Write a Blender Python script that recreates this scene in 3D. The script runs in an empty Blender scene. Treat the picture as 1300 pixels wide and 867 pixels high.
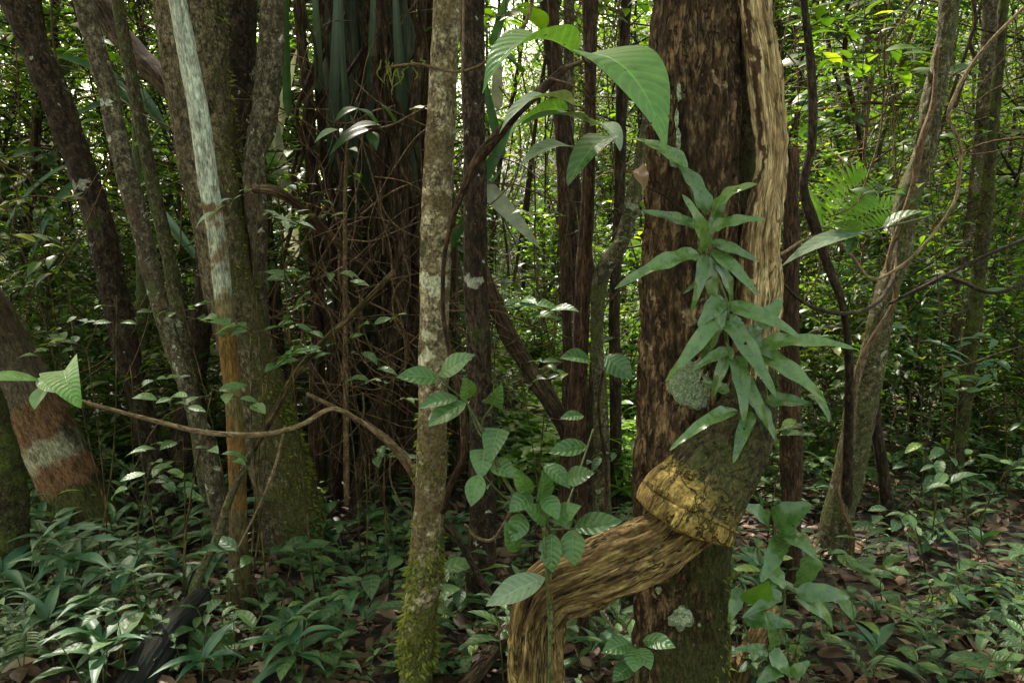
import bpy, math, random
import numpy as np
from mathutils import Vector, Matrix
random.seed(7)
RS = np.random.RandomState(11)
PI = math.pi
C = bpy.context.scene.collection
sc = bpy.context.scene

# ------------------------------------------------------------------ camera
F = 1000.0; W0, H0 = 1300.0, 867.0
CH = 1.4; PIT = math.atan(103.5/1000.0)
cp, sp = math.cos(PIT), math.sin(PIT)
cam = bpy.data.cameras.new('camera'); co = bpy.data.objects.new('camera', cam); C.objects.link(co)
cam.sensor_width = 36; cam.lens = 36*F/W0; cam.clip_end = 3000; cam.clip_start = .05
co.location = (0, 0, CH); co.rotation_euler = (PI/2-PIT, 0, 0); sc.camera = co

def P(px, py, Y):
    x = (px-W0/2)/F; u = (H0/2-py)/F
    d = np.array([x, cp+u*sp, -sp+u*cp]); t = Y/d[1]
    return np.array([0, 0, CH])+d*t
def zdepth(p):
    return p[1]*cp-(p[2]-CH)*sp
def proj(p):
    z = zdepth(p); u = (p[1]*sp+(p[2]-CH)*cp)
    return W0/2+F*p[0]/z, H0/2-F*u/z

# ------------------------------------------------------------------ noise
def _h(i, j, k, s):
    n = (i*374761393+j*668265263+k*2147483647+s*974634777) & 0xffffffff
    n = ((n ^ (n >> 13))*1274126177) & 0xffffffff
    n = (n ^ (n >> 16))
    return (n & 0xffff)/65535.0
def vn(p, s=0):
    p = np.asarray(p, float); q = np.floor(p).astype(np.int64); f = p-q; f = f*f*(3-2*f)
    i, j, k = q[..., 0], q[..., 1], q[..., 2]; fx, fy, fz = f[..., 0], f[..., 1], f[..., 2]
    L = lambda a, b, t: a+(b-a)*t
    r = L(L(L(_h(i, j, k, s), _h(i+1, j, k, s), fx), L(_h(i, j+1, k, s), _h(i+1, j+1, k, s), fx), fy),
          L(L(_h(i, j, k+1, s), _h(i+1, j, k+1, s), fx), L(_h(i, j+1, k+1, s), _h(i+1, j+1, k+1, s), fx), fy), fz)
    return r*2-1
def fbm(p, s=0, o=4):
    a = 1.; r = 0; p = np.asarray(p, float)
    for k in range(o):
        r = r+a*vn(p, s+k); p = p*2.03; a *= .5
    return r

def gh(x, y):
    x = np.asarray(x, float); y = np.asarray(y, float)
    p = np.stack([x, y, np.zeros_like(x)], -1)
    near = .05*fbm(p*.9, 3, 3)+.012*fbm(p*6, 5, 2)
    t = np.clip(y-6.5, 0, 22)
    hill = np.clip(y-19, 0, 34)*(.12+.36/(1+np.exp(-(x+2.5)/2.5)))
    return hill+near*np.clip(np.hypot(x, y)/2, 0, 1)+t*.045+np.clip(t, 0, 22)*.05*vn(p*.18, 9)*.6
def G(px, py):
    lo, hi = .8, 60.
    for Y in np.linspace(.8, 60, 1200):
        q = P(px, py, Y)
        if q[2] <= gh(q[0], q[1]): return q
    return P(px, py, 30)

# ------------------------------------------------------------------ mesh builder
class MB:
    def __init__(s): s.v = []; s.f = []; s.a = []; s.m = []; s.n = 0
    def add(s, v, f, a, m=0):
        s.v.append(v.reshape(-1, 3)); s.f.append(f.reshape(-1, 4)+s.n); s.a.append(a.reshape(-1, 3))
        s.m.append(np.full(len(s.f[-1]), m, np.int32)); s.n += len(s.v[-1])
    def mesh(s, name, mats, smooth=True, org=None):
        v = np.concatenate(s.v).astype(np.float32); f = np.concatenate(s.f).astype(np.int32); a = np.concatenate(s.a).astype(np.float32)
        if org is not None: v = v-np.asarray(org, np.float32)
        me = bpy.data.meshes.new(name)
        me.vertices.add(len(v)); me.vertices.foreach_set('co', v.ravel())
        me.loops.add(len(f)*4); me.loops.foreach_set('vertex_index', f.ravel())
        me.polygons.add(len(f)); me.polygons.foreach_set('loop_start', np.arange(0, len(f)*4, 4, dtype=np.int32))
        me.polygons.foreach_set('use_smooth', np.full(len(f), smooth))
        mats = mats if isinstance(mats, (list, tuple)) else [mats]
        for m in mats: me.materials.append(m)
        me.polygons.foreach_set('material_index', np.concatenate(s.m))
        at = me.attributes.new('lc', 'FLOAT_VECTOR', 'POINT'); at.data.foreach_set('vector', a.ravel())
        me.update(calc_edges=True)
        return me
    def build(s, name, mats, parent=None, smooth=True, org=None):
        if parent is not None and org is None: org = np.array(parent['_o'])
        me = s.mesh(name, mats, smooth, org)
        o = bpy.data.objects.new(name, me); C.objects.link(o)
        if parent is not None: o.parent = parent
        elif org is not None: o.location = org
        return o

ALL = []
def thing(name, label, cat, loc=(0, 0, 0), group=None):
    o = bpy.data.objects.new(name, None); C.objects.link(o); o.location = loc; o.empty_display_size = .1
    o['label'] = label; o['category'] = cat; o['_o'] = [float(t) for t in loc]
    if group: o['group'] = group
    ALL.append(o)
    return o
def tag(o, label=None, cat=None, group=None, kind=None):
    for k, v in (('label', label), ('category', cat), ('group', group), ('kind', kind)):
        if v: o[k] = v
    return o

def catmull(p, n):
    p = np.asarray(p, float); m = len(p)
    q = np.vstack([2*p[0]-p[1], p, 2*p[-1]-p[-2]])
    t = np.linspace(0, m-1-1e-6, n); i = t.astype(int); f = (t-i)[:, None]
    a, b, c, d = q[i], q[i+1], q[i+2], q[i+3]
    return .5*((2*b)+(-a+c)*f+(2*a-5*b+4*c-d)*f*f+(-a+3*b-3*c+d)*f**3)

def tube(mb, pts, rad, nseg=8, step=None, n=None, lump=0, lf=8., fine=0, groove=0, gf=5, seed=0, mat=0, s0=0., cap=True, seam=None, ff=(75, 14)):
    pts = np.asarray(pts, float); rad = np.asarray(rad, float)
    L = np.linalg.norm(np.diff(pts, axis=0), axis=1).sum()
    if n is None: n = max(3, int(L/step)) if step else len(pts)*4
    q = catmull(np.column_stack([pts, rad]), n); p = q[:, :3]; r = np.maximum(q[:, 3], .0004)
    if cap:
        d0 = p[0]-p[1]; d0 /= np.linalg.norm(d0)+1e-9; d1 = p[-1]-p[-2]; d1 /= np.linalg.norm(d1)+1e-9
        p = np.vstack([p[0]+d0*r[0]*.25, p[0]+d0*r[0]*.2, p, p[-1]+d1*r[-1]*.2, p[-1]+d1*r[-1]*.25])
        r = np.concatenate([[r[0]*.03, r[0]*.7], r, [r[-1]*.7, r[-1]*.03]]); n += 4
    s = np.concatenate([[0], np.cumsum(np.linalg.norm(np.diff(p, axis=0), axis=1))])+s0
    T = np.gradient(p, axis=0); T /= np.linalg.norm(T, axis=1)[:, None]+1e-12
    N = np.zeros_like(T); a = np.array([0, -1, 0.]) if abs(T[0][1]) < .9 else np.array([1., 0, 0])
    v = a-T[0]*a.dot(T[0]); N[0] = v/np.linalg.norm(v)
    for i in range(1, n):
        v = N[i-1]-T[i]*N[i-1].dot(T[i]); N[i] = v/np.linalg.norm(v)
    B = np.cross(T, N)
    ph = np.linspace(0, 2*PI, nseg, endpoint=False)
    c, si = np.cos(ph), np.sin(ph)
    R = r[:, None]*np.ones(nseg)
    rm = float(np.mean(r))
    lc = np.stack([rm*c[None]*np.ones((n, 1)), rm*si[None]*np.ones((n, 1)), s[:, None]*np.ones(nseg)], -1)
    if lump: R = R*(1+lump*fbm(lc*np.array([lf, lf, lf*.6])+seed*7.3, seed, 3))
    if groove:
        g = fbm(np.stack([c[None]*gf*np.ones((n, 1)), si[None]*gf*np.ones((n, 1)), lc[..., 2]*gf*.8+seed], -1)*.6, seed+20, 4)
        R = R*(1-groove*np.clip(.35-np.abs(g), 0, 1)*2)
    if fine: R = R+fine*(np.abs(fbm(lc*np.array([ff[0], ff[0], ff[1]])+np.array([0, 0, 1.])*fbm(lc*9, seed, 2)[..., None]*.6, seed+4, 3))*2.6-.8)
    if seam is not None:
        for (pc, wd, dp) in seam:
            dphi = np.angle(np.exp(1j*(ph[None]-(pc+.35*vn(np.stack([lc[..., 2]*4, lc[..., 2]*0, lc[..., 2]*0+3], -1), 8)))))
            R = R*(1-dp*np.exp(-(dphi/wd)**2))
    V = p[:, None]+R[..., None]*(N[:, None]*c[None, :, None]+B[:, None]*si[None, :, None])
    I = np.arange(n*nseg).reshape(n, nseg); J = np.roll(I, -1, 1)
    f = np.stack([I[:-1], J[:-1], J[1:], I[1:]], -1)
    mb.add(V, f, lc, mat)
    return p, r, N, B

# ------------------------------------------------------------------ leaves
def prof(u, kind):
    if kind == 'ell': w = np.sin(PI*u**.9)**.85*(1-.25*u**4)
    elif kind == 'drip': w = np.where(u < .82, np.sin(PI*np.clip(u/1.0, 0, 1)**.8)**.8, 0)+0; w = np.sin(PI*np.clip(u, 0, 1)**.72)**1.05*(1-.35*u**2)*(1.12)
    elif kind == 'heart': w = np.clip(u*9, 0, 1)**.6*(1-u)**.62*(1.0+.9*u*(1-u))*.95
    elif kind == 'lance': w = np.sin(PI*u**.75)**1.1*(1-.3*u)*1.15
    elif kind == 'strap': w = np.clip(u*7, 0, 1)**.7*np.clip((1-u)*3.2, 0, 1)**.9*(.85+.2*np.sin(u*5))
    elif kind == 'strapl': w = np.clip(u*4.5+.05, 0, 1)**.8*np.maximum(1-u, 0)**.62*(1.12+.10*np.sin(u*15))
    elif kind == 'blade': w = np.clip(u*12, 0, 1)**.5*(1-u**2.2)**.8
    w = np.where((u <= 0), .04, w); w = np.where(u >= 1, .02, w)
    return np.maximum(w, .02)
def leaves(mb, B, D, N, L, Wd, droop=.4, fold=.25, kind='ell', nu=3, nv=2, wave=0, rnd=None, mat=0, bow=None, rs=RS):
    B = np.atleast_2d(B).astype(float); n = len(B)
    D = np.broadcast_to(D, (n, 3)).astype(float); N = np.broadcast_to(N, (n, 3)).astype(float)
    L = np.broadcast_to(L, (n,)).astype(float); Wd = np.broadcast_to(Wd, (n,)).astype(float); droop = np.broadcast_to(droop, (n,)).astype(float)
    fold = np.broadcast_to(fold, (n,)).astype(float)
    D = D/(np.linalg.norm(D, axis=1)[:, None]+1e-9)
    N = N-D*np.sum(N*D, 1)[:, None]; N = N/(np.linalg.norm(N, axis=1)[:, None]+1e-9)
    S = np.cross(N, D)
    u = np.linspace(0, 1, nu+1); v = np.linspace(-1, 1, nv+1)
    th = -droop[:, None]*(u[None]-.25)
    um = (u[1:]+u[:-1])/2; thm = -droop[:, None]*(um[None]*1.0-.25)
    dx = np.concatenate([np.zeros((n, 1)), np.cumsum(np.cos(thm)/nu, 1)], 1)*L[:, None]
    dz = np.concatenate([np.zeros((n, 1)), np.cumsum(np.sin(thm)/nu, 1)], 1)*L[:, None]
    w = prof(u, kind)[None]*Wd[:, None]*.5
    vv = v[None, None]
    ph = rs.rand(n)*6.28
    z = fold[:, None, None]*np.abs(vv)*w[..., None]
    if wave: z = z+wave*L[:, None, None]*np.sin(u[None, :, None]*17+ph[:, None, None]+np.sign(vv)*1.3)*np.abs(vv)**1.5*(w/(Wd[:, None]*.5+1e-9))[..., None]
    cx = np.cos(fold)[:, None, None]
    sp_ = B[:, None]+dx[..., None]*D[:, None]+dz[..., None]*N[:, None]
    ct, st = np.cos(th), np.sin(th)
    Nl = ct[..., None]*N[:, None]-st[..., None]*D[:, None]
    V = sp_[:, :, None]+(vv*w[..., None]*cx)[..., None]*S[:, None, None]+z[..., None]*Nl[:, :, None]
    I = np.arange(n*(nu+1)*(nv+1)).reshape(n, nu+1, nv+1)
    f = np.stack([I[:, :-1, :-1], I[:, 1:, :-1], I[:, 1:, 1:], I[:, :-1, 1:]], -1)
    if rnd is None: rnd = rs.rand(n)
    rnd = np.broadcast_to(rnd, (n,))
    a = np.stack([np.broadcast_to(u[None, :, None], V.shape[:3]), np.broadcast_to(vv, V.shape[:3]), np.broadcast_to(rnd[:, None, None], V.shape[:3])], -1)
    mb.add(V, f, a, mat)

def rdir(n, rs=RS, zs=1.):
    d = rs.normal(size=(n, 3)); d[:, 2] *= zs
    return d/np.linalg.norm(d, axis=1)[:, None]

# ------------------------------------------------------------------ materials
def nt(name):
    m = bpy.data.materials.new(name); m.use_nodes = True; t = m.node_tree; t.nodes.clear()
    def N(ty, **k):
        n = t.nodes.new(ty)
        for a, b in k.items():
            if a in ('inp',):
                for x, y in b.items():
                    n.inputs[x].default_value = y
            else: setattr(n, a, b)
        return n
    def L(a, b): t.links.new(a, b)
    return m, t, N, L
def ramp(N, L, fac, stops, interp='LINEAR'):
    r = N('ShaderNodeValToRGB'); e = r.color_ramp.elements; r.color_ramp.interpolation = interp
    while len(e) < len(stops): e.new(.5)
    for x, (p, c) in zip(e, stops):
        x.position = p; x.color = (*c, 1) if len(c) == 3 else c
    L(fac, r.inputs[0]); return r.outputs[0]
def mix(N, L, f, a, b, bt='MIX'):
    m = N('ShaderNodeMix', data_type='RGBA', blend_type=bt)
    for s, k in ((f, 0), (a, 6), (b, 7)):
        if hasattr(s, 'is_linked'): L(s, m.inputs[k])
        elif k == 0: m.inputs[0].default_value = s
        else: m.inputs[k].default_value = (*s, 1)
    return m.outputs[2]
def mth(N, L, op, a, b=None, cl=False):
    m = N('ShaderNodeMath', operation=op, use_clamp=cl)
    for s, k in ((a, 0), (b, 1)):
        if s is None: continue
        if hasattr(s, 'is_linked'): L(s, m.inputs[k])
        else: m.inputs[k].default_value = s
    return m.outputs[0]

def bark(name, dark, mid, light, stretch=.25, scale=30, patches=(), bands=None, moss=None, bump=.6, rough=.85, bd=.006, crack=0, fiss=.8, seamcol=None):
    m, t, N, L = nt(name)
    at = N('ShaderNodeAttribute', attribute_name='lc')
    oi = N('ShaderNodeObjectInfo')
    add = N('ShaderNodeVectorMath', operation='ADD'); L(at.outputs['Vector'], add.inputs[0])
    mp = N('ShaderNodeMapping', inp={'Scale': (1, 1, stretch)}); L(add.outputs[0], mp.inputs[0])
    n1 = N('ShaderNodeTexNoise', inp={'Scale': scale*1.5, 'Detail': 10, 'Roughness': .72}); L(mp.outputs[0], n1.inputs['Vector'])
    n2 = N('ShaderNodeTexNoise', inp={'Scale': scale*.18, 'Detail': 5, 'Roughness': .6}); L(add.outputs[0], n2.inputs['Vector'])
    fac = mth(N, L, 'ADD', mth(N, L, 'MULTIPLY', n1.outputs[0], .7), mth(N, L, 'MULTIPLY', n2.outputs[0], .3))
    col = ramp(N, L, fac, [(.38, dark), (.49, mid), (.60, light)])
    n3 = N('ShaderNodeTexNoise', inp={'Scale': scale*4.5, 'Detail': 5, 'Roughness': .7}); L(mp.outputs[0], n3.inputs['Vector'])
    fis = N('ShaderNodeTexNoise', inp={'Scale': scale*.7, 'Detail': 4, 'Roughness': .6, 'Distortion': .4}); L(mp.outputs[0], fis.inputs['Vector'])
    ff0 = ramp(N, L, mth(N, L, 'ABSOLUTE', mth(N, L, 'SUBTRACT', fis.outputs[0], .5)), [(0, (1, 1, 1)), (.028, (0, 0, 0))])
    fmask = mth(N, L, 'MULTIPLY', ff0, ramp(N, L, n2.outputs[0], [(.36, (0, 0, 0)), (.52, (1, 1, 1))]))
    col = mix(N, L, mth(N, L, 'MULTIPLY', fmask, fiss), col, tuple(x*.4 for x in dark))
    fine_v = ramp(N, L, n3.outputs[0], [(.36, (.30, .28, .25)), (.5, (.90, .82, .70)), (.66, (1.6, 1.45, 1.22))])
    h = mth(N, L, 'ADD', mth(N, L, 'ADD', n1.outputs[0], mth(N, L, 'MULTIPLY', n3.outputs[0], .45)), mth(N, L, 'MULTIPLY', fmask, -.9*fiss))
    if bands:
        sx = N('ShaderNodeSeparateXYZ'); L(at.outputs['Vector'], sx.inputs[0])
        bn = N('ShaderNodeTexNoise', inp={'Scale': 14., 'Detail': 6, 'Roughness': .65}); L(at.outputs['Vector'], bn.inputs['Vector'])
        z = mth(N, L, 'DIVIDE', mth(N, L, 'ADD', sx.outputs[2], mth(N, L, 'MULTIPLY', mth(N, L, 'SUBTRACT', bn.outputs[0], .5), bands['w'])), bands['len'])
        bs_ = [(0, bands['stops'][0][1])]
        for (p, c), (_, c0) in zip(bands['stops'][1:], bands['stops'][:-1]): bs_ += [((p-.022)/bands['len'], c0), ((p+.022)/bands['len'], c)]
        bc = ramp(N, L, z, bs_)
        nv = ramp(N, L, n1.outputs[0], [(.33, (.42, .4, .38)), (.58, (1.15, 1.15, 1.15))])
        col = mix(N, L, 1., bc, nv, 'MULTIPLY')
        if bands.get('mixfac') is not None: pass
    for (pc, ps, th, soft) in patches:
        pn = N('ShaderNodeTexNoise', inp={'Scale': ps, 'Detail': 7, 'Roughness': .6, 'Distortion': .3}); L(add.outputs[0], pn.inputs['Vector'])
        fc = ramp(N, L, pn.outputs[0], [(th, (0, 0, 0)), (min(1, th+soft), (1, 1, 1))])
        pcv = mix(N, L, .35, pc, mix(N, L, n1.outputs[0], tuple(x*.5 for x in pc), tuple(min(1, x*1.4) for x in pc)))
        col = mix(N, L, mth(N, L, 'MULTIPLY', fc, .92), col, pcv)
    if crack:
        vo = N('ShaderNodeTexVoronoi', feature='DISTANCE_TO_EDGE', inp={'Scale': crack})
        wn = N('ShaderNodeTexNoise', inp={'Scale': 18, 'Detail': 4}); L(mp.outputs[0], wn.inputs['Vector'])
        ww = N('ShaderNodeVectorMath', operation='SCALE', inp={'Scale': .10}); L(wn.outputs['Color'], ww.inputs[0])
        wa = N('ShaderNodeVectorMath', operation='ADD'); L(mp.outputs[0], wa.inputs[0]); L(ww.outputs[0], wa.inputs[1])
        L(wa.outputs[0], vo.inputs['Vector'])
        cf = ramp(N, L, vo.outputs['Distance'], [(0, (1, 1, 1)), (.09, (0, 0, 0))])
        col = mix(N, L, mth(N, L, 'MULTIPLY', cf, .75), col, tuple(x*.35 for x in dark))
        h = mth(N, L, 'SUBTRACT', h, mth(N, L, 'MULTIPLY', cf, .5))
    if moss:
        # moss = dict(col, amt, dirv(optional), z0,z1 height fade)
        mn = N('ShaderNodeTexNoise', inp={'Scale': moss.get('scale', 9), 'Detail': 8, 'Roughness': .7}); L(add.outputs[0], mn.inputs['Vector'])
        f = mth(N, L, 'ADD', mn.outputs[0], moss['amt'])
        if 'dir' in moss:
            ge = N('ShaderNodeNewGeometry'); dp = N('ShaderNodeVectorMath', operation='DOT_PRODUCT'); L(ge.outputs['Normal'], dp.inputs[0]); dp.inputs[1].default_value = moss['dir']
            f = mth(N, L, 'ADD', f, mth(N, L, 'MULTIPLY', dp.outputs['Value'], .22))
        if 'z' in moss:
            ge2 = N('ShaderNodeNewGeometry'); sz = N('ShaderNodeSeparateXYZ'); L(ge2.outputs['Position'], sz.inputs[0])
            z0, z1 = moss['z']
            mr = N('ShaderNodeMapRange', inp={'From Min': z0, 'From Max': z1, 'To Min': .25, 'To Max': -.15}); L(sz.outputs[2], mr.inputs[0])
            f = mth(N, L, 'ADD', f, mr.outputs[0])
        if 's' in moss:
            ss = N('ShaderNodeSeparateXYZ'); L(at.outputs['Vector'], ss.inputs[0])
            ms_ = N('ShaderNodeMapRange', inp={'From Min': moss['s'][0], 'From Max': moss['s'][1], 'To Min': .32, 'To Max': -.12}); L(ss.outputs[2], ms_.inputs[0]); f = mth(N, L, 'ADD', f, ms_.outputs[0])
        ff = ramp(N, L, f, [(.46, (0, 0, 0)), (.70, (1, 1, 1))] if 's' in moss else [(.5, (0, 0, 0)), (.62, (1, 1, 1))])
        fn = N('ShaderNodeTexNoise', inp={'Scale': 160, 'Detail': 3}); L(add.outputs[0], fn.inputs['Vector'])
        mc = mix(N, L, fn.outputs[0], tuple(x*.35 for x in moss['col']), tuple(x*1.5 for x in moss['col']))
        col = mix(N, L, mth(N, L, 'MULTIPLY', ff, .9), col, mc)
        h = mth(N, L, 'ADD', h, mth(N, L, 'MULTIPLY', mth(N, L, 'MULTIPLY', fn.outputs[0], ff), .7))
    col = mix(N, L, .85, col, fine_v, 'MULTIPLY')
    if seamcol:
        sy = N('ShaderNodeSeparateXYZ'); L(at.outputs['Vector'], sy.inputs[0])
        an = mth(N, L, 'ADD', mth(N, L, 'ARCTAN2', sy.outputs[1], sy.outputs[0]), mth(N, L, 'MULTIPLY', mth(N, L, 'SUBTRACT', n2.outputs[0], .5), 2.2))
        dd = mth(N, L, 'ABSOLUTE', mth(N, L, 'SUBTRACT', an, seamcol[0]))
        sf = ramp(N, L, mth(N, L, 'ADD', dd, mth(N, L, 'MULTIPLY', n1.outputs[0], .25)), [(seamcol[1], (1, 1, 1)), (seamcol[1]+.10, (0, 0, 0))])
        col = mix(N, L, sf, col, seamcol[2])
    b = N('ShaderNodeBump', inp={'Strength': bump, 'Distance': bd}); L(h, b.inputs['Height'])
    pr = N('ShaderNodeBsdfPrincipled', inp={'Roughness': rough}); L(col, pr.inputs['Base Color']); L(b.outputs[0], pr.inputs['Normal'])
    pr.inputs['Specular IOR Level'].default_value = .16
    o = N('ShaderNodeOutputMaterial'); L(pr.outputs[0], o.inputs[0])
    return m

def leafmat(name, a, b, rough=.42, tr=.35, trc=None, veins=0, spots=0, hero=False, spec=.5, rib=1.5, oldc=None):
    m, t, N, L = nt(name)
    at = N('ShaderNodeAttribute', attribute_name='lc'); sx = N('ShaderNodeSeparateXYZ'); L(at.outputs['Vector'], sx.inputs[0])
    oi = N('ShaderNodeObjectInfo')
    rv = mth(N, L, 'FRACT', mth(N, L, 'ADD', sx.outputs[2], mth(N, L, 'MULTIPLY', oi.outputs['Random'], .37)))
    stops = [(0, a), (1, b)]
    if oldc: stops = [(0, a), (.93, b), (.965, oldc)]
    col = ramp(N, L, rv, stops)
    tc = N('ShaderNodeTexCoord')
    nz = N('ShaderNodeTexNoise', inp={'Scale': 45 if hero else 20, 'Detail': 5, 'Roughness': .6}); L(tc.outputs['Object'], nz.inputs['Vector'])
    col = mix(N, L, 1., col, ramp(N, L, nz.outputs[0], [(.3, (.66, .7, .68)), (.7, (1.25, 1.2, 1.15))]), 'MULTIPLY')
    av = mth(N, L, 'ABSOLUTE', sx.outputs[1])
    if veins:
        ribf = ramp(N, L, av, [(0, (1, 1, 1)), (.06, (0, 0, 0))])
        col = mix(N, L, mth(N, L, 'MULTIPLY', ribf, .55), col, tuple(min(1, x*2.1+.02) for x in b))
        vv = mth(N, L, 'SINE', mth(N, L, 'MULTIPLY', mth(N, L, 'SUBTRACT', sx.outputs[0], mth(N, L, 'MULTIPLY', mth(N, L, 'POWER', av, 1.3), .16)), veins*6.283))
        vs = mth(N, L, 'POWER', mth(N, L, 'ABSOLUTE', mth(N, L, 'MULTIPLY', mth(N, L, 'ADD', vv, 1), .5)), 5)
        col = mix(N, L, mth(N, L, 'MULTIPLY', vs, .22), col, tuple(min(1, x*1.8) for x in b))
    if spots:
        sn = N('ShaderNodeTexNoise', inp={'Scale': 75, 'Detail': 3, 'Roughness': .55}); L(tc.outputs['Object'], sn.inputs['Vector'])
        sf = ramp(N, L, sn.outputs[0], [(spots, (0, 0, 0)), (spots+.04, (1, 1, 1))])
        col = mix(N, L, mth(N, L, 'MULTIPLY', sf, .8), col, (.03, .035, .02))
        pn = N('ShaderNodeTexNoise', inp={'Scale': 38, 'Detail': 6, 'Roughness': .7}); L(tc.outputs['Object'], pn.inputs['Vector'])
        pf = ramp(N, L, pn.outputs[0], [(.60, (0, 0, 0)), (.68, (1, 1, 1))])
        col = mix(N, L, mth(N, L, 'MULTIPLY', pf, .35), col, (.22, .27, .16))
    pr = N('ShaderNodeBsdfPrincipled', inp={'Roughness': rough}); L(col, pr.inputs['Base Color']); pr.inputs['Specular IOR Level'].default_value = spec
    if hero: 
        rr = ramp(N, L, nz.outputs[0], [(.35, (rough-.12,)*3), (.7, (rough+.2,)*3)]); L(rr, pr.inputs['Roughness'])
    if veins:
        hgt = mth(N, L, 'SUBTRACT', mth(N, L, 'MULTIPLY', vv, -.5), mth(N, L, 'MULTIPLY', ribf, 1.5))
        hgt = mth(N, L, 'ADD', hgt, mth(N, L, 'MULTIPLY', nz.outputs[0], 1.2))
        bm = N('ShaderNodeBump', inp={'Strength': .5, 'Distance': .002}); L(hgt, bm.inputs['Height']); L(bm.outputs[0], pr.inputs['Normal'])
    tl = N('ShaderNodeBsdfTranslucent')
    trc = trc or (1.6, 1.5, .5)
    L(mix(N, L, 1., col, trc, 'MULTIPLY'), tl.inputs[0])
    ms = N('ShaderNodeMixShader', inp={0: tr}); L(pr.outputs[0], ms.inputs[1]); L(tl.outputs[0], ms.inputs[2])
    o = N('ShaderNodeOutputMaterial')
    if hero:
        hn = N('ShaderNodeTexNoise', inp={'Scale': 52, 'Detail': 1}); L(tc.outputs['Object'], hn.inputs['Vector'])
        hf = ramp(N, L, hn.outputs[0], [(.755, (0, 0, 0)), (.765, (1, 1, 1))]); tp_ = N('ShaderNodeBsdfTransparent'); mh = N('ShaderNodeMixShader')
        L(hf, mh.inputs[0]); L(ms.outputs[0], mh.inputs[1]); L(tp_.outputs[0], mh.inputs[2]); L(mh.outputs[0], o.inputs[0])
    else: L(ms.outputs[0], o.inputs[0])
    return m

MAT = {}
MAT['main'] = bark('bark_brown_flaky', (0.0096, 0.0056, 0.003), (0.052, 0.030, 0.017), (0.225, 0.148, 0.088), stretch=.3, scale=34, bump=1., bd=.013,
    patches=[((.30, .22, .15), 11, .64, .04), ((.10, .05, .04), 5, .60, .1), ((.03, .027, .015), 3.3, .55, .14)],
    moss=dict(col=(.05, .055, .018), amt=-.03, scale=5, dir=(1, 0, 0), z=(-.2, 1.6)))
MAT['side'] = bark('bark_dark_mossy', (0.012, 0.009, 0.0054), (0.042, 0.0315, 0.0182), (0.096, 0.076, 0.044), stretch=.5, scale=60, bump=1.,
    moss=dict(col=(.045, .05, .02), amt=.0, scale=8))
MAT['liana'] = bark('weathered_wood', (0.054, 0.033, 0.0168), (0.306, 0.221, 0.119), (0.589, 0.475, 0.304), stretch=.10, scale=60, bump=1., bd=.005, rough=.75, seamcol=(.95, .28, (.07, .035, .02)),
    patches=[((.16, .15, .13), 5, .60, .12), ((.38, .26, .10), 4, .62, .08), ((.05, .03, .02), 9, .68, .04)])
MAT['burl'] = bark('yellow_burl', (.035, .022, .008), (.19, .13, .042), (.40, .30, .11), stretch=1, scale=26, bump=1., bd=.007, fiss=1.,
    patches=[((.20, .13, .07), 12, .60, .06), ((.06, .04, .02), 26, .64, .04)], moss=dict(col=(.045, .05, .02), amt=-.05, scale=5, s=(.12, .235), dir=(1.2, .1, .7)))
MAT['burltop'] = bark('mossy_burl_top', (.012, .010, .006), (.042, .033, .018), (.10, .08, .048), stretch=.6, scale=40, bump=1.,
    moss=dict(col=(.045, .055, .015), amt=.02, scale=7))
MAT['log'] = bark('yellowish_wood', (0.0175, 0.01, 0.005), (0.137, 0.09, 0.0396), (0.342, 0.252, 0.117), stretch=.16, scale=44, bump=1., bd=.008, fiss=1.,
    patches=[((.035, .02, .012), 8, .58, .06), ((.30, .23, .085), 4, .55, .14), ((.22, .12, .07), 12, .64, .05)])
MAT['stump'] = bark('brown_wood', (0.015, 0.0102, 0.006), (0.07, 0.049, 0.0245), (0.204, 0.145, 0.0765), stretch=.14, scale=40, bump=1., bd=.008,
    moss=dict(col=(.07, .08, .02), amt=-.06, scale=9, dir=(-1, 0, 0)))
MAT['pale'] = bark('pale_lichen_bark', (0.03, 0.0228, 0.0132), (0.168, 0.136, 0.088), (0.437, 0.399, 0.294), stretch=.8, scale=26, bump=.8,
    patches=[((.10, .075, .04), 6, .50, .04), ((.40, .40, .32), 9, .58, .02), ((.04, .042, .02), 4, .56, .05)],
    moss=dict(col=(.075, .085, .02), amt=-.06, scale=9, z=(-.1, 1.5)))
MAT['brown'] = bark('dark_brown_bark', (0.0072, 0.0054, 0.0042), (0.027, 0.018, 0.012), (0.077, 0.056, 0.0385), stretch=.35, scale=40, bump=1.)
MAT['redbrown'] = bark('red_brown_bark', (0.0084, 0.0049, 0.0035), (0.0375, 0.021, 0.0135), (0.104, 0.06, 0.0368), stretch=.25, scale=50, bump=1.)
MAT['darklichen'] = bark('dark_bark_with_lichen', (0.0078, 0.0048, 0.0036), (0.03, 0.0186, 0.0132), (0.084, 0.0616, 0.0462), stretch=.5, scale=34, bump=1.,
    patches=[((.36, .38, .36), 22, .66, .02), ((.30, .31, .27), 7, .63, .04), ((.05, .06, .02), 6, .6, .08)])
MAT['grey'] = bark('grey_lichen_bark', (0.018, 0.0138, 0.009), (0.07, 0.056, 0.0385), (0.187, 0.166, 0.128), stretch=.7, scale=30, bump=.8,
    patches=[((.40, .42, .39), 14, .62, .03), ((.07, .045, .032), 8, .57, .05), ((.06, .07, .025), 6, .56, .09)])
MAT['mossy'] = bark('mossy_brown_bark', (0.018, 0.0132, 0.0078), (0.09, 0.0713, 0.045), (0.216, 0.18, 0.126), stretch=.6, scale=34, bump=1.,
    patches=[((.20, .13, .10), 6, .6, .1)],
    moss=dict(col=(.07, .068, .022), amt=-.06, scale=6, dir=(1, 0, 0), z=(-.3, 2.4)))
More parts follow.
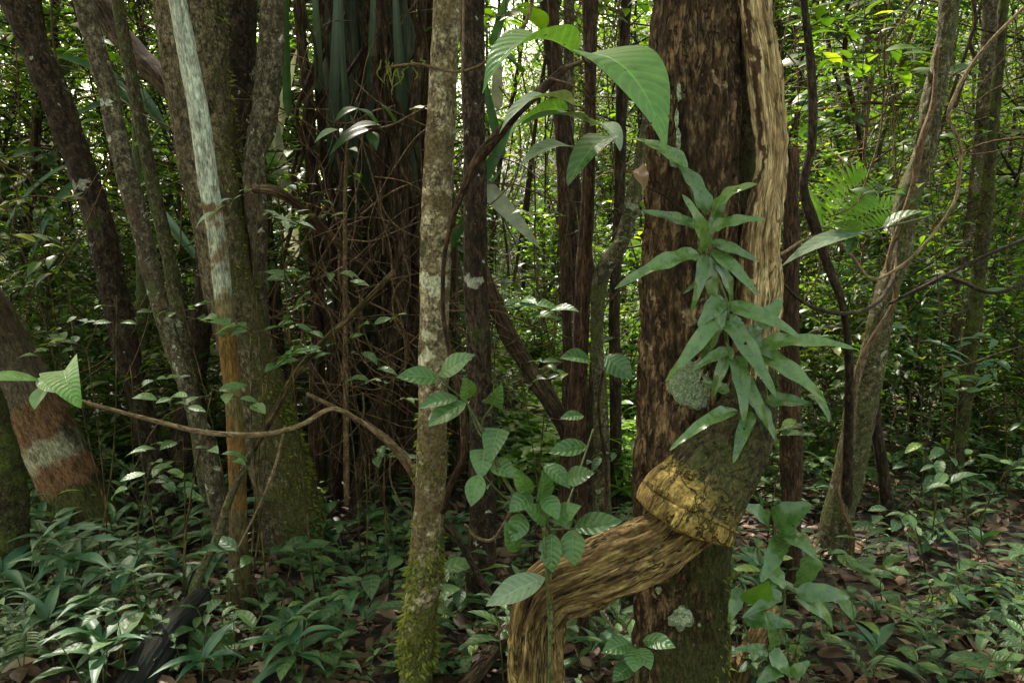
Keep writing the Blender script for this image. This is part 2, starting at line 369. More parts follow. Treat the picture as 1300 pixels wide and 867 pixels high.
MAT['greentrunk'] = bark('green_grey_bark', (0.015, 0.0132, 0.0078), (0.0665, 0.0595, 0.035), (0.192, 0.176, 0.12), stretch=.7, scale=36, bump=.9,
    patches=[((.30, .33, .28), 13, .62, .03), ((.07, .05, .03), 7, .60, .05)],
    moss=dict(col=(.075, .085, .03), amt=.03, scale=8))
MAT['mosstrunk'] = bark('moss_covered_bark', (0.009, 0.0078, 0.0048), (0.0315, 0.028, 0.014), (0.072, 0.064, 0.04), stretch=.7, scale=36, bump=1.,
    moss=dict(col=(.06, .075, .015), amt=.05, scale=9))
MAT['blue'] = bark('blue_white_lichen_bark', (.1, .1, .1), (.2, .2, .2), (.3, .3, .3), scale=30, bump=.8, patches=[((.12, .075, .045), 9, .62, .03), ((.08, .075, .035), 6, .60, .08)],
    bands=dict(w=.35, len=2.4, stops=[(0, (.36, .40, .37)), (.93, (.16, .105, .065)), (1.0, (.32, .34, .30)), (1.10, (.17, .12, .08)), (1.18, (.30, .33, .29)), (1.30, (.16, .13, .07)), (1.45, (.165, .095, .032)), (1.68, (.13, .11, .05)), (1.82, (.16, .09, .032)), (2.15, (.10, .08, .04))]))
MAT['banded'] = bark('banded_bark', (.1, .1, .1), (.2, .2, .2), (.3, .3, .3), scale=40, bump=1., bd=.01, patches=[((.035, .03, .018), 5, .56, .08), ((.14, .12, .085), 12, .64, .05)],
    bands=dict(w=.16, len=1.8, soft=False, stops=[(0, (.07, .05, .03)), (.5, (.09, .07, .05)), (.66, (.12, .095, .07)), (.80, (.17, .095, .055)), (.99, (.30, .29, .22)), (1.11, (.18, .095, .055)), (1.25, (.075, .075, .025)), (1.5, (.05, .05, .02))]))
MAT['twig'] = bark('brown_twig', (0.036, 0.024, 0.015), (0.0992, 0.062, 0.0372), (0.196, 0.14, 0.091), stretch=.3, scale=80, bump=.4)
MAT['palevine'] = bark('pale_brown_vine', (0.07, 0.049, 0.028), (0.154, 0.112, 0.07), (0.27, 0.21, 0.135), stretch=.3, scale=60, bump=.4)
MAT['root'] = bark('aerial_root_bark', (0.0084, 0.0054, 0.0036), (0.042, 0.0266, 0.0175), (0.136, 0.0935, 0.0595), stretch=.12, scale=60, bump=1.)
MAT['deadlog'] = bark('rotten_wood', (0.018, 0.0108, 0.0072), (0.078, 0.048, 0.033), (0.196, 0.133, 0.091), stretch=.08, scale=50, bump=1., bd=.01)
MAT['char'] = bark('blackened_wood', (.004, .004, .004), (.012, .012, .012), (.03, .03, .03), stretch=.06, scale=50, bump=1., bd=.008, rough=.6)
MAT['greenstem'] = bark('green_stem', (.03, .04, .015), (.08, .10, .04), (.15, .17, .08), stretch=.3, scale=70, bump=.2, rough=.6)
MAT['screwstem'] = bark('smooth_green_stem', (.012, .016, .01), (.026, .034, .02), (.05, .058, .035), stretch=.1, scale=20, bump=.2, rough=.55)

LF = {}
LF['hero'] = leafmat('large_leaf_green', (.080, .185, .042), (.105, .225, .052), rough=.42, tr=.38, veins=13, hero=True, spots=.70)
LF['heroash'] = leafmat('ashy_leaf_green', (.13, .19, .12), (.17, .23, .15), rough=.5, tr=.25, veins=9, hero=True, spots=.70)
LF['strap'] = leafmat('strap_leaf_green', (.055, .115, .030), (.092, .168, .045), rough=.28, tr=.28, veins=0, hero=True, spots=.66, spec=.7)
LF['sap'] = leafmat('sapling_leaf_green', (.036, .085, .024), (.072, .145, .040), rough=.36, tr=.25, veins=7, hero=True, spots=.71)
LF['herb'] = leafmat('herb_leaf_green', (.022, .055, .024), (.072, .135, .040), rough=.46, spec=.4, tr=.22, veins=6, oldc=(.13, .19, .03))
LF['herb2'] = leafmat('herb_leaf_blue_green', (.028, .085, .045), (.055, .12, .05), rough=.46, spec=.4, tr=.22, veins=0)
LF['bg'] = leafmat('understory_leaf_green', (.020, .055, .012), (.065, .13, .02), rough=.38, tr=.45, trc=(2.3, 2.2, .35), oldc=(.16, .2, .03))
LF['bgd'] = leafmat('dark_understory_leaf', (.014, .042, .014), (.035, .08, .022), rough=.36, tr=.35, trc=(1.9, 1.8, .5))
LF['canopy'] = leafmat('canopy_leaf_green', (.035, .09, .02), (.07, .15, .03), rough=.45, tr=.35)
LF['fern'] = leafmat('sun_tinted_fern_green', (.16, .32, .03), (.22, .40, .05), rough=.5, tr=.5, trc=(1.8, 1.7, .4))  # fern green raised to look sunlit; the sun does not reach the fronds
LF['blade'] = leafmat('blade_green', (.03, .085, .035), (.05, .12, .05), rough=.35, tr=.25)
LF['bladedark'] = leafmat('dark_blade_green', (.010, .028, .014), (.02, .045, .022), rough=.4, tr=.1)  # much darker green than the other blades
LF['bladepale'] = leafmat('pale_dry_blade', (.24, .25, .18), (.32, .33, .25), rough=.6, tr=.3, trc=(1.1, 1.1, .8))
LF['moss'] = leafmat('moss_green', (.10, .12, .02), (.20, .21, .04), rough=.8, tr=.3, spec=.1)
LF['litter'] = leafmat('dead_leaf_brown', (.028, .015, .010), (.19, .11, .068), rough=.5, tr=.1, trc=(1.2, .9, .6), oldc=(.34, .25, .16), spec=.35)
LF['dead'] = leafmat('dry_leaf', (.16, .09, .045), (.28, .17, .09), rough=.6, tr=.2, trc=(1.3, .9, .5))
LF['lichen'] = bark('green_white_lichen', (.12, .16, .11), (.22, .28, .20), (.36, .42, .32), stretch=1, scale=60, bump=1., bd=.006)
LF['gold'] = leafmat('sun_tinted_yellow_green', (.06, .15, .02), (.12, .23, .03), rough=.4, tr=.5, trc=(1.8, 1.8, .4))  # leaf green made lighter; sunlight on gap and boughs put into the colour

# ================================================================== SETTING
def soil():
    m, t, N, L = nt('forest_soil')
    tc = N('ShaderNodeTexCoord')
    a = N('ShaderNodeTexNoise', inp={'Scale': 7, 'Detail': 10, 'Roughness': .7}); L(tc.outputs['Object'], a.inputs['Vector'])
    v = N('ShaderNodeTexVoronoi', inp={'Scale': 26}); L(tc.outputs['Object'], v.inputs['Vector'])
    c1 = ramp(N, L, a.outputs[0], [(.3, (.008, .005, .004)), (.5, (.024, .015, .010)), (.7, (.055, .034, .022))])
    sx = N('ShaderNodeSeparateColor'); L(v.outputs['Color'], sx.inputs[0])
    c2 = ramp(N, L, sx.outputs[0], [(0, (.25, .25, .25)), (.6, (.9, .8, .75)), (1, (2.1, 1.7, 1.4))])
    c = mix(N, L, 1., c1, c2, 'MULTIPLY')
    b = N('ShaderNodeBump', inp={'Strength': 1., 'Distance': .02}); L(mth(N, L, 'ADD', sx.outputs[1], a.outputs[0]), b.inputs['Height'])
    p = N('ShaderNodeBsdfPrincipled', inp={'Roughness': .8}); L(c, p.inputs['Base Color']); L(b.outputs[0], p.inputs['Normal'])
    o = N('ShaderNodeOutputMaterial'); L(p.outputs[0], o.inputs[0]); return m
SOIL = soil()
xs = np.concatenate([-np.geomspace(900, 9, 24), np.linspace(-8.8, 8.8, 260), np.geomspace(9, 900, 24)])
ys = np.concatenate([np.linspace(-400, -6, 12), np.linspace(-5, 14, 300), np.geomspace(14.2, 1500, 50)])
X, Yg = np.meshgrid(xs, ys, indexing='ij')
Z = gh(X, Yg)
g = MB(); I = np.arange(X.size).reshape(X.shape)
V = np.stack([X, Yg, Z], -1)
g.add(V, np.stack([I[:-1, :-1], I[1:, :-1], I[1:, 1:], I[:-1, 1:]], -1), V)
tag(g.build('forest_floor', SOIL), kind='structure')

# ================================================================== TREES placed from the photograph
def near_crown(root, top, R, n, size, seed, mat='canopy', rise=.6, name='crown', limbs=7, limbmat='brown'):
    rs = np.random.RandomState(seed)
    mb = MB(); tb = MB()
    K = limbs*4
    cc = []
    for i in range(limbs):
        d = rdir(1, rs, .5)[0]; d[2] = abs(d[2])*rise
        e = top+d*R*rs.uniform(.5, 1.)
        m_ = (top+e)/2+rs.normal(size=3)*.15*R*.5
        tube(tb, [top-np.array([0, 0, rs.uniform(.1, .8)]), m_, e], [.045, .025, .008], nseg=6, n=10)
        for _ in range(4):
            cc.append(e+rs.normal(size=3)*R*np.array([.3, .3, .16]))
    cc = np.array(cc)
    n = n//2; k = rs.randint(0, len(cc), n)
    p = cc[k]+rs.normal(size=(n, 3))*R*np.array([.17, .17, .10])
    Nn = rdir(n, rs)+np.array([0, 0, 1.2])
    leaves(mb, p, rdir(n, rs, .5), Nn, rs.uniform(.7, 1.3, n)*size, rs.uniform(.38, .5, n)*size, .5, .2, 'ell', 2, 2, rs=rs)
    mb.build(name, LF[mat], root); tb.build('limb', MAT[limbmat], root)

LANDM = []
def tree_px(name, label, cat, pts, mat, H=6.5, nseg=28, lump=.07, fine=0., groove=0, crown=None, seed=0, group=None, step=.03, flare=1.5, ground=True, part='trunk', lf=8., seam=None, lname=None):
    """pts: (px, py, Y, rpx) top to bottom"""
    w = []; r = []
    for (px, py, Y, rp) in pts:
        q = P(px, py, Y); w.append(q); r.append(rp*zdepth(q)/F)
    w = np.array(w); r = np.array(r)
    pre = []; pr = []; s0 = 0
    if H:
        d = w[0]-w[1]; d /= np.linalg.norm(d); q = w[0].copy(); rr = r[0]
        while q[2] < H:
            d = d*.85+np.array([0, 0, 1])*.15; d /= np.linalg.norm(d); q = q+d*.7; rr *= .94
            pre.insert(0, q.copy()); pr.insert(0, rr)
        if pre: s0 = -np.linalg.norm(np.diff(np.vstack([pre, w[:1]]), axis=0), axis=1).sum()
    post = []; po = []
    if ground:
        b = w[-1]; z = float(gh(b[0], b[1])); d = w[-1]-w[-2]; d /= np.linalg.norm(d)
        if b[2]-z > .12:
            d2 = d*.6+np.array([0, 0, -1])*.4; t = (b[2]-z)/-d2[2] if d2[2] < 0 else .3
            q = b+d2*t; post.append(q); po.append(r[-1]*flare); post.append(q+np.array([0, 0, -.15])); po.append(r[-1]*flare*1.2)
        else:
            r[-1] *= 1.05; post.append(b+d*.1+np.array([0, 0, -.15])); po.append(r[-1]*flare)
    A = np.vstack([x for x in (np.array(pre).reshape(-1, 3), w, np.array(post).reshape(-1, 3)) if len(x)]); R = np.concatenate([pr, r, po])
    base = A[-1].copy(); base[2] = float(gh(base[0], base[1]))
    root = thing(name, label, cat, base, group)
    mb = MB()
    tube(mb, A, R, nseg=nseg, step=step, lump=lump, fine=fine, groove=groove, seed=seed, s0=s0, lf=lf, seam=seam)
    mb.build(part, MAT[mat], root)
    if crown: near_crown(root, A[0], *crown, seed=seed+50)
    LANDM.append((base, lname)) if lname else None
    root['_p'] = 0
    return root, A, R

def moss_on(root, A, R, sel, n, size, seed, side=None, mat='moss', name='moss'):
    """tufts standing on a trunk's surface; sel: (z0,z1)"""
    rs = np.random.RandomState(seed)
    q = catmull(np.column_stack([A, R]), 400); q = q[(q[:, 2] > sel[0]) & (q[:, 2] < sel[1])]
    i = rs.randint(0, len(q), n)
    ph = rs.uniform(0, 2*PI, n) if side is None else rs.normal(side[0], side[1], n)
    out = np.stack([np.cos(ph), -np.sin(ph), np.zeros(n)], -1)
    cl = vn(np.stack([ph*2, q[i, 2]*9, q[i, 2]*0], -1), seed)
    p = q[i, :3]+out*(q[i, 3]*.97)[:, None]
    k = cl > -.15
    p, out = p[k], out[k]; n = len(p)
    D = out+rdir(n, rs)*.7+np.array([0, 0, -.25])
    mb = MB(); leaves(mb, p, D, rdir(n, rs)+np.array([0, 0, 1.]), rs.uniform(.4, 1.2, n)*size, rs.uniform(.25, .5, n)*size, .8, .2, 'lance', 2, 2, rs=rs)
    tag(mb.build(name, LF[mat], root), kind='stuff')

# --- main trunk
mt, A, R = tree_px('forest_tree', 'thick brown flaky-barked tree with pale lichen discs, wrapped by a twisted woody liana', 'tree',
    [(884, -120, 2.3, 51), (884, 0, 2.3, 53), (880, 150, 2.3, 56), (877, 300, 2.3, 58.5), (873, 450, 2.3, 60), (869, 600, 2.3, 61), (867, 700, 2.3, 60), (865, 800, 2.3, 58), (864, 880, 2.3, 60)],
    'main', H=6, nseg=120, lump=.05, fine=.0045, groove=.06, crown=(2.8, 5200, .13), step=.010, seed=3, lname='lichen-spotted main tree')
MTA, MTR = A, R
s2 = MB(); pp = [(946, -260, 2.46, 20), (949, 0, 2.44, 23), (947, 200, 2.42, 24), (940, 380, 2.40, 26), (925, 520, 2.36, 24), (905, 640, 2.34, 20)]
tube(s2, [P(a, b, c) for a, b, c, d in pp], [d*c/F for a, b, c, d in pp], nseg=40, step=.012, lump=.10, fine=.003, groove=.06, seed=9)
s2.build('side_stem', MAT['side'], mt)
def disc(cx, cy, rx, ry, seed, name='lichen'):
    mb = MB(); nr, na = 14, 48
    rr = np.linspace(.02, 1, nr)[:, None]*np.ones(na); an = np.linspace(0, 2*PI, na, endpoint=False)[None]*np.ones((nr, 1))
    edge = 1+.22*fbm(np.stack([np.cos(an)*2, np.sin(an)*2, an*0+seed], -1), seed, 4)
    px = cx+rx*rr*edge*np.cos(an); py = cy+ry*rr*edge*np.sin(an)
    ax = np.interp(py, [0, 150, 300, 450, 600, 880], [884, 880, 877, 873, 869, 864]); ar = np.interp(py, [0, 300, 600, 880], [53, 58.5, 61, 60])
    Yc = 2.3-(np.sqrt(np.maximum(ar**2-(px-ax)**2, 4)))*2.3/F
    V = np.zeros(px.shape+(3,))
    bump = .0012*fbm(np.stack([px*.22, py*.22, px*0], -1), seed+3, 3)
    for i in range(nr):
        for j in range(na):
            V[i, j] = P(px[i, j], py[i, j], Yc[i, j]-.008-bump[i, j]*(1 if rr[i, j] < .97 else 0)+(.012 if i == nr-1 else 0))
    I = np.arange(nr*na).reshape(nr, na); J = np.roll(I, -1, 1)
    mb.add(V, np.stack([I[:-1], I[1:], J[1:], J[:-1]], -1), V)
    mb.build(name, LF['lichen'], mt)
disc(880, 486, 33, 34, 1); disc(864, 784, 15, 15, 5); disc(836, 749, 4, 5, 8); disc(888, 793, 2.6, 3, 9); disc(858, 192, 3, 5, 12)
for k, (a, b, w_, h_) in enumerate([(862, 118, 3, 13), (859, 150, 2.6, 12), (861, 176, 3.5, 14), (855, 205, 6, 9)]): disc(a, b, w_, h_, 20+k)
moss_on(mt, A, R, (.15, .75), 420, .022, 5, side=(0, .5))

# --- the liana that coils round it
li = thing('twisted_liana', 'thick pale woody liana with dark seam, coiling round the brown trunk', 'liana', (P(684, 880, 2.05)[0], 2.05, 0))
LI = li
def ptube(root, name, mat, pts, nseg=48, step=.01, **k):
    mb = MB(); P3 = [P(a, b, c) for a, b, c, d in pts]
    tube(mb, P3, [d*zdepth(q)/F for (a, b, c, d), q in zip(pts, P3)], nseg=nseg, step=step, **k)
    return mb.build(name, mat if not isinstance(mat, str) else MAT[mat], root)
ptube(li, 'stem', 'liana', [(938, -420, 2.22, 20), (948, -150, 2.22, 22), (958, 0, 2.23, 21), (968, 70, 2.23, 22), (977, 140, 2.23, 22), (980, 205, 2.22, 22), (972, 260, 2.22, 24), (964, 310, 2.22, 26), (963, 360, 2.22, 30), (960, 410, 2.21, 30), (956, 470, 2.21, 29), (948, 520, 2.2, 33)],
      nseg=96, step=.006, lump=.12, lf=7, fine=.003, groove=.16, gf=4, seed=14, seam=[(-.75, .26, .55)])
ptube(li, 'burl', 'burltop', [(960, 470, 2.22, 27), (953, 505, 2.20, 33), (944, 535, 2.17, 39), (931, 562, 2.14, 46), (917, 585, 2.12, 50), (903, 608, 2.10, 52), (892, 628, 2.10, 46)],
      nseg=120, step=.005, lump=.09, lf=7, fine=.003, groove=.08, seed=21)
ptube(li, 'collar', 'burl', [(934, 560, 2.14, 34), (929, 568, 2.135, 46), (918, 584, 2.12, 51), (907, 600, 2.11, 54), (896, 615, 2.10, 58), (885, 629, 2.093, 62), (878, 637, 2.09, 65.5), (875, 642, 2.088, 67.5), (873.5, 645, 2.087, 63.5), (872, 648, 2.086, 68.5), (868, 654, 2.085, 68), (865.5, 659, 2.085, 62), (865, 660, 2.085, 48)],
      nseg=160, step=.0035, lump=.085, lf=6, fine=.0022, groove=.09, gf=3, seed=23)
ptube(li, 'lower_stem', 'log', [(915, 622, 2.17, 34), (880, 656, 2.12, 39), (842, 685, 2.08, 37), (800, 709, 2.06, 37), (762, 727, 2.04, 38), (728, 741, 2.03, 38), (702, 755, 2.03, 36), (685, 783, 2.03, 31), (681, 830, 2.03, 32), (683, 900, 2.03, 33), (684, 1000, 2.04, 36), (684, 1200, 2.04, 46)],
      nseg=150, step=.005, lump=.24, lf=8, fine=.006, ff=(34, 7), groove=.22, gf=4, seed=31)

# --- pale spotted trunk
pt, A, R = tree_px('slender_tree', 'slender pale trunk blotched with cream and grey lichen, moss tufts near its foot', 'tree',
    [(570, -60, 2.4, 15), (568, 0, 2.4, 16), (563, 100, 2.4, 17), (557, 220, 2.4, 18), (553, 320, 2.4, 18), (551, 430, 2.4, 18), (549, 540, 2.4, 18), (545, 640, 2.4, 19), (539, 720, 2.4, 20), (531, 800, 2.4, 21), (528, 880, 2.4, 22)],
    'pale', H=5.5, nseg=40, lump=.10, fine=.0015, crown=(1.5, 2200, .11), step=.012, seed=6, lname='slender pale spotted trunk')
moss_on(pt, A, R, (.10, .48), 1300, .026, 8); moss_on(pt, A, R, (.72, .95), 160, .022, 9)
moss_on(pt, A, R, (.48, .6), 150, .020, 10)

# --- trunks of the left half
tree_px('lichen_tree', 'thin straight trunk, blue-white lichen above and ochre bark below', 'tree',
    [(216, -60, 3.1, 10), (225, 0, 3.1, 11), (240, 80, 3.1, 12), (255, 160, 3.1, 12.5), (264, 230, 3.1, 12), (274, 290, 3.1, 11), (281, 350, 3.1, 11), (289, 430, 3.1, 11), (297, 520, 3.1, 11), (301, 600, 3.1, 11), (303, 690, 3.1, 12)],
    'blue', H=5, nseg=28, lump=.08, fine=.001, crown=(1.4, 1500, .12), step=.02, seed=12, lname='ochre and blue-white trunk')
t4, A, R = tree_px('buttressed_tree', 'stout leaning mossy trunk whose foot is swollen and furred green on the right', 'tree',
    [(232, -60, 3.7, 42), (240, 0, 3.7, 42), (255, 130, 3.7, 39), (270, 230, 3.7, 35), (286, 330, 3.7, 31), (308, 430, 3.7, 31), (334, 520, 3.7, 35), (354, 590, 3.7, 37), (368, 650, 3.7, 38), (377, 705, 3.7, 42)],
    'mossy', H=6, nseg=64, lump=.08, fine=.004, groove=.06, crown=(2.6, 4200, .13), step=.02, seed=15, flare=1.2, lname='stout mossy-footed trunk')
moss_on(t4, A, R, (-.1, .95), 2600, .03, 11, side=(0, .6)); moss_on(t4, A, R, (1.2, 3.5), 900, .03, 12, side=(0, .6))
tree_px('dark_tree', 'dark upright trunk with a pale lichen patch, behind the two leaning ones', 'tree',
    [(292, -60, 4.7, 28), (296, 0, 4.7, 29), (300, 100, 4.7, 28), (312, 200, 4.7, 24), (325, 300, 4.7, 22), (335, 400, 4.7, 22), (345, 520, 4.7, 22), (350, 600, 4.7, 24)],
    'darklichen', H=6, nseg=40, lump=.1, fine=.003, crown=(2., 2600, .12), step=.03, seed=18)
tree_px('mossy_sapling', 'crooked lichen-grey stem leaning beside the dark upright trunk', 'tree',
    [(340, -50, 3.7, 15), (346, 0, 3.7, 15), (341, 90, 3.7, 17), (332, 160, 3.7, 16), (324, 210, 3.7, 14), (327, 300, 3.7, 12), (331, 420, 3.8, 11), (337, 560, 3.9, 12), (340, 640, 4., 14)],
    'grey', H=5, nseg=32, lump=.2, fine=.003, crown=(1.4, 1500, .12), step=.02, seed=19)
tree_px('leaning_tree', 'dark brown leaning trunk flecked with white lichen, high on the left', 'tree',
    [(0, -60, 4.2, 19), (20, 0, 4.2, 19), (48, 70, 4.2, 18), (78, 140, 4.2, 17), (104, 220, 4.2, 17), (130, 300, 4.2, 16), (146, 380, 4.2, 17), (165, 460, 4.2, 15), (186, 540, 4.2, 14), (210, 640, 4.2, 17)],
    'darklichen', H=6, nseg=36, lump=.1, fine=.003, crown=(2., 1800, .12), step=.03, seed=22, lname='dark leaning trunk')
tree_px('blotched_tree', 'thin leaning trunk blotched grey and brown, with small round lichens', 'tree',
    [(86, -50, 3.5, 10), (104, 0, 3.5, 11), (124, 70, 3.5, 12), (144, 150, 3.5, 12), (160, 220, 3.5, 12), (178, 290, 3.5, 11.5), (196, 360, 3.5, 11), (216, 430, 3.5, 11), (240, 500, 3.5, 11), (262, 570, 3.5, 11), (280, 650, 3.5, 12)],
    'grey', H=5, nseg=28, lump=.12, fine=.0015, crown=(1.3, 1100, .12), step=.02, seed=25)
tree_px('banded_tree', 'leaning reddish trunk with one grey-white band, at the left edge', 'tree',
    [(-50, 330, 3.9, 26), (-20, 390, 3.9, 28), (10, 450, 3.9, 31), (38, 510, 3.9, 34), (68, 570, 3.9, 35), (98, 630, 3.9, 37), (122, 690, 3.9, 42)],
    'banded', H=5, nseg=48, lump=.05, fine=.002, crown=(1.8, 1500, .12), step=.02, seed=28, lname='white-banded leaning trunk')
e1, A, R = tree_px('mossy_tree', 'short stretch of furry mossy trunk cut by the left edge, below the banded one', 'tree',
    [(-60, 400, 3.2, 20), (-30, 480, 3.2, 22), (-10, 560, 3.2, 24), (2, 630, 3.2, 26), (8, 710, 3.2, 30)],
    'mosstrunk', H=5, nseg=32, lump=.12, fine=.004, crown=(1.5, 1100, .12), step=.02, seed=29)
tree_px('gnarled_tree', 'gnarled dark stump-like stem behind the ochre trunk', 'tree',
    [(262, 300, 4.3, 12), (262, 370, 4.3, 15), (256, 410, 4.3, 16), (248, 460, 4.3, 14), (240, 520, 4.3, 14), (226, 590, 4.3, 17), (218, 650, 4.2, 24)],
    'brown', H=0, nseg=30, lump=.25, fine=.004, step=.02, seed=30)
tree_px('root_foot_tree', 'pale grey slanting stem rising behind the ochre trunk', 'tree',
    [(195, 240, 3.9, 8), (215, 330, 3.9, 9), (232, 430, 3.9, 10), (248, 520, 3.9, 11), (262, 600, 3.9, 12), (272, 655, 3.9, 14)],
    'greentrunk', H=5, nseg=24, lump=.15, step=.03, seed=34)
# diagonal bough
bo = thing('fallen_bough', 'thick diagonal dead bough hanging behind the leaning trunks', 'branch', P(212, 110, 4.4))
ptube(bo, 'branch', 'root', [(60, -60, 4.7, 15), (120, 0, 4.6, 15), (150, 42, 4.5, 15), (180, 75, 4.4, 14), (215, 112, 4.3, 13), (240, 150, 4.2, 9)], nseg=30, lump=.12, groove=.1, seed=5)
# dark trunk behind the pale one
tree_px('dark_tree', 'dark brown trunk standing close behind the slender pale one', 'tree',
    [(598, -60, 3.1, 16), (598, 0, 3.1, 16), (602, 150, 3.1, 15), (603, 300, 3.1, 15), (606, 420, 3.1, 15), (610, 520, 3.1, 15), (612, 620, 3.1, 16), (612, 700, 3.1, 18)],
    'darklichen', H=6, nseg=32, lump=.15, fine=.002, groove=.1, crown=(1.6, 1500, .12), step=.02, seed=36, lname='dark trunk behind the pale one')

# --- aerial-rooted screw pine in the middle
sx = thing('stilt_rooted_tree', 'broad dark tree standing on a cage of hanging aerial roots', 'tree', P(465, 600, 5.0)*np.array([1, 1, 0])+np.array([0, 0, float(gh(P(465, 600, 5.)[0], 5.))]))
rsx = np.random.RandomState(3)
for k, (pts, m_) in enumerate([
    ([(430, -120, 4.9, 22), (432, 60, 4.9, 24), (436, 250, 4.9, 24), (440, 420, 4.9, 24), (436, 620, 4.9, 26)], 'screwstem'),
    ([(468, -120, 5., 24), (470, 60, 5., 24), (470, 250, 5., 26), (470, 420, 5., 30), (478, 620, 5., 34)], 'screwstem'),
    ([(505, -120, 5.1, 20), (508, 60, 5.1, 22), (512, 250, 5.1, 20), (512, 420, 5.1, 22), (520, 620, 5.1, 24)], 'screwstem'),
    ([(375, -120, 4.7, 7.4), (382, 40, 4.6, 7.4), (392, 140, 4.5, 7.4), (398, 260, 4.5, 8.7), (404, 400, 4.5, 8.7), (402, 520, 4.5, 8.7), (400, 640, 4.5, 9.9)], 'root'),
    ([(480, -120, 4.5, 7.4), (484, 0, 4.5, 8.7), (486, 80, 4.4, 8.1), (488, 180, 4.4, 7.4), (486, 300, 4.4, 8.1), (498, 420, 4.4, 8.7), (488, 520, 4.4, 9.9), (470, 660, 4.4, 12.4)], 'root'),
    ([(536, -120, 4.4, 5), (536, 30, 4.4, 5.6), (528, 110, 4.3, 8.1), (519, 170, 4.3, 6.8), (508, 250, 4.3, 9.9), (512, 340, 4.3, 11.2), (500, 420, 4.3, 9.9), (486, 500, 4.3, 8.7), (466, 560, 4.3, 9.9), (452, 660, 4.3, 11.2)], 'root'),
    ([(545, -120, 4.6, 12.4), (548, 60, 4.6, 11.2), (540, 200, 4.6, 9.9), (530, 330, 4.6, 11.2), (520, 450, 4.6, 9.9), (505, 640, 4.6, 11.2)], 'redbrown'),
    ([(412, -120, 4.6, 5.6), (405, 100, 4.6, 5.6), (420, 260, 4.5, 5.6), (432, 400, 4.5, 6.2), (424, 640, 4.5, 7.4)], 'redbrown')]):
    ptube(sx, 'trunk' if k < 3 else 'prop_root', m_, pts, nseg=26 if k > 2 else 32, step=.02, lump=.28 if k > 2 else .06, groove=.16 if k > 2 else .03, fine=.002, seed=40+k)
for k in range(34):
    x0 = rsx.uniform(385, 545); x = x0; pts = []; r0 = rsx.uniform(1.2, 3.4); y = rsx.choice([-80, -80, rsx.uniform(0, 350)]); Y = rsx.uniform(4.0, 4.6)
    y1 = rsx.uniform(380, 660)
    while y < y1:
        pts.append((x, y, Y+rsx.uniform(-.05, .05), r0*rsx.uniform(.8, 1.2))); y += 45; x += rsx.normal(0, 12)+(465-x)*.02
    if len(pts) > 2: ptube(sx, 'aerial_root', rsx.choice(['root', 'redbrown', 'root']), pts, nseg=6, step=.05, seed=90+k)
mbk = MB()
near_crown(sx, P(465, -120, 4.95)+np.array([0, 0, 2.2]), 2.2, 3200, .13, seed=71, limbs=9)

# tangle of thin dead vines low in the middle (nobody could count them)
tg = MB()
rt = np.random.RandomState(8)
for k in range(125):
    cx, cy = rt.normal(455, 62), rt.normal(395, 95); Y = rt.uniform(3.6, 4.5); a = rt.choice([rt.normal(1.57, .35), rt.uniform(0, 6.28)]); pts = []
    cur = rt.normal(0, .22)
    for j in range(rt.randint(5, 11)):
        pts.append(P(cx, cy, Y)); cx += math.cos(a)*30; cy += math.sin(a)*30; a += cur+rt.normal(0, .25); Y += rt.normal(0, .05)
    tube(tg, pts, np.linspace(rt.uniform(.002, .007), .0012, len(pts)), nseg=5, n=len(pts)*3, cap=False)
tag(tg.build('dry_vine_tangle', MAT['twig']), 'tangle of thin dry brown vines in front of the hanging roots', 'vine tangle', kind='stuff')

# --- right half
rtb, A, R = tree_px('liana_wrapped_tree', 'green-grey crooked trunk with a thin vine winding up it, right of the big leaves', 'tree',
    [(1212, -60, 3.7, 12), (1206, 0, 3.7, 12), (1198, 60, 3.7, 12), (1184, 130, 3.7, 13), (1172, 200, 3.7, 13), (1150, 260, 3.7, 15), (1144, 320, 3.7, 14), (1122, 380, 3.7, 15), (1108, 450, 3.7, 16), (1092, 520, 3.7, 18), (1080, 590, 3.7, 19), (1063, 660, 3.7, 20), (1056, 725, 3.7, 22)],
    'greentrunk', H=5.5, nseg=40, lump=.12, fine=.002, crown=(1.8, 2000, .12), step=.015, seed=44, lname='vine-wound grey-green trunk')
moss_on(rtb, A, R, (.3, 1.6), 500, .018, 19)
v = thing('climbing_vine', 'thin brown vine climbing the crooked green-grey trunk', 'vine', P(1070, 700, 3.6))
ptube(v, 'stem', 'twig', [(1190, 60, 3.62, 3), (1185, 130, 3.6, 4), (1170, 180, 3.6, 4), (1158, 240, 3.6, 3.4), (1128, 330, 3.6, 3), (1136, 380, 3.58, 3), (1092, 460, 3.6, 3.4), (1082, 540, 3.6, 3.4), (1064, 620, 3.6, 3), (1082, 680, 3.58, 3), (1074, 740, 3.6, 3)], nseg=10, step=.02, lump=.15)
tree_px('forked_root_stem', 'short brown stem splitting off the foot of the crooked green-grey trunk', 'tree',
    [(1108, 490, 3.85, 7), (1112, 540, 3.85, 8), (1120, 590, 3.85, 8), (1126, 640, 3.9, 9)], 'brown', H=0, nseg=14, lump=.15, seed=46)
tb_, A, R = tree_px('mossy_sapling', 'dark thin stem thickly furred with moss, near the right edge', 'tree',
    [(1262, 150, 4.6, 6), (1254, 240, 4.6, 8), (1245, 320, 4.6, 9), (1237, 400, 4.6, 9), (1228, 470, 4.6, 9), (1220, 540, 4.6, 9), (1210, 630, 4.6, 10)],
    'mosstrunk', H=5, nseg=20, lump=.15, fine=.004, crown=(1.2, 900, .12), step=.02, seed=47, lname='dark moss-furred stem')
moss_on(tb_, A, R, (.2, 2.4), 700, .022, 20)
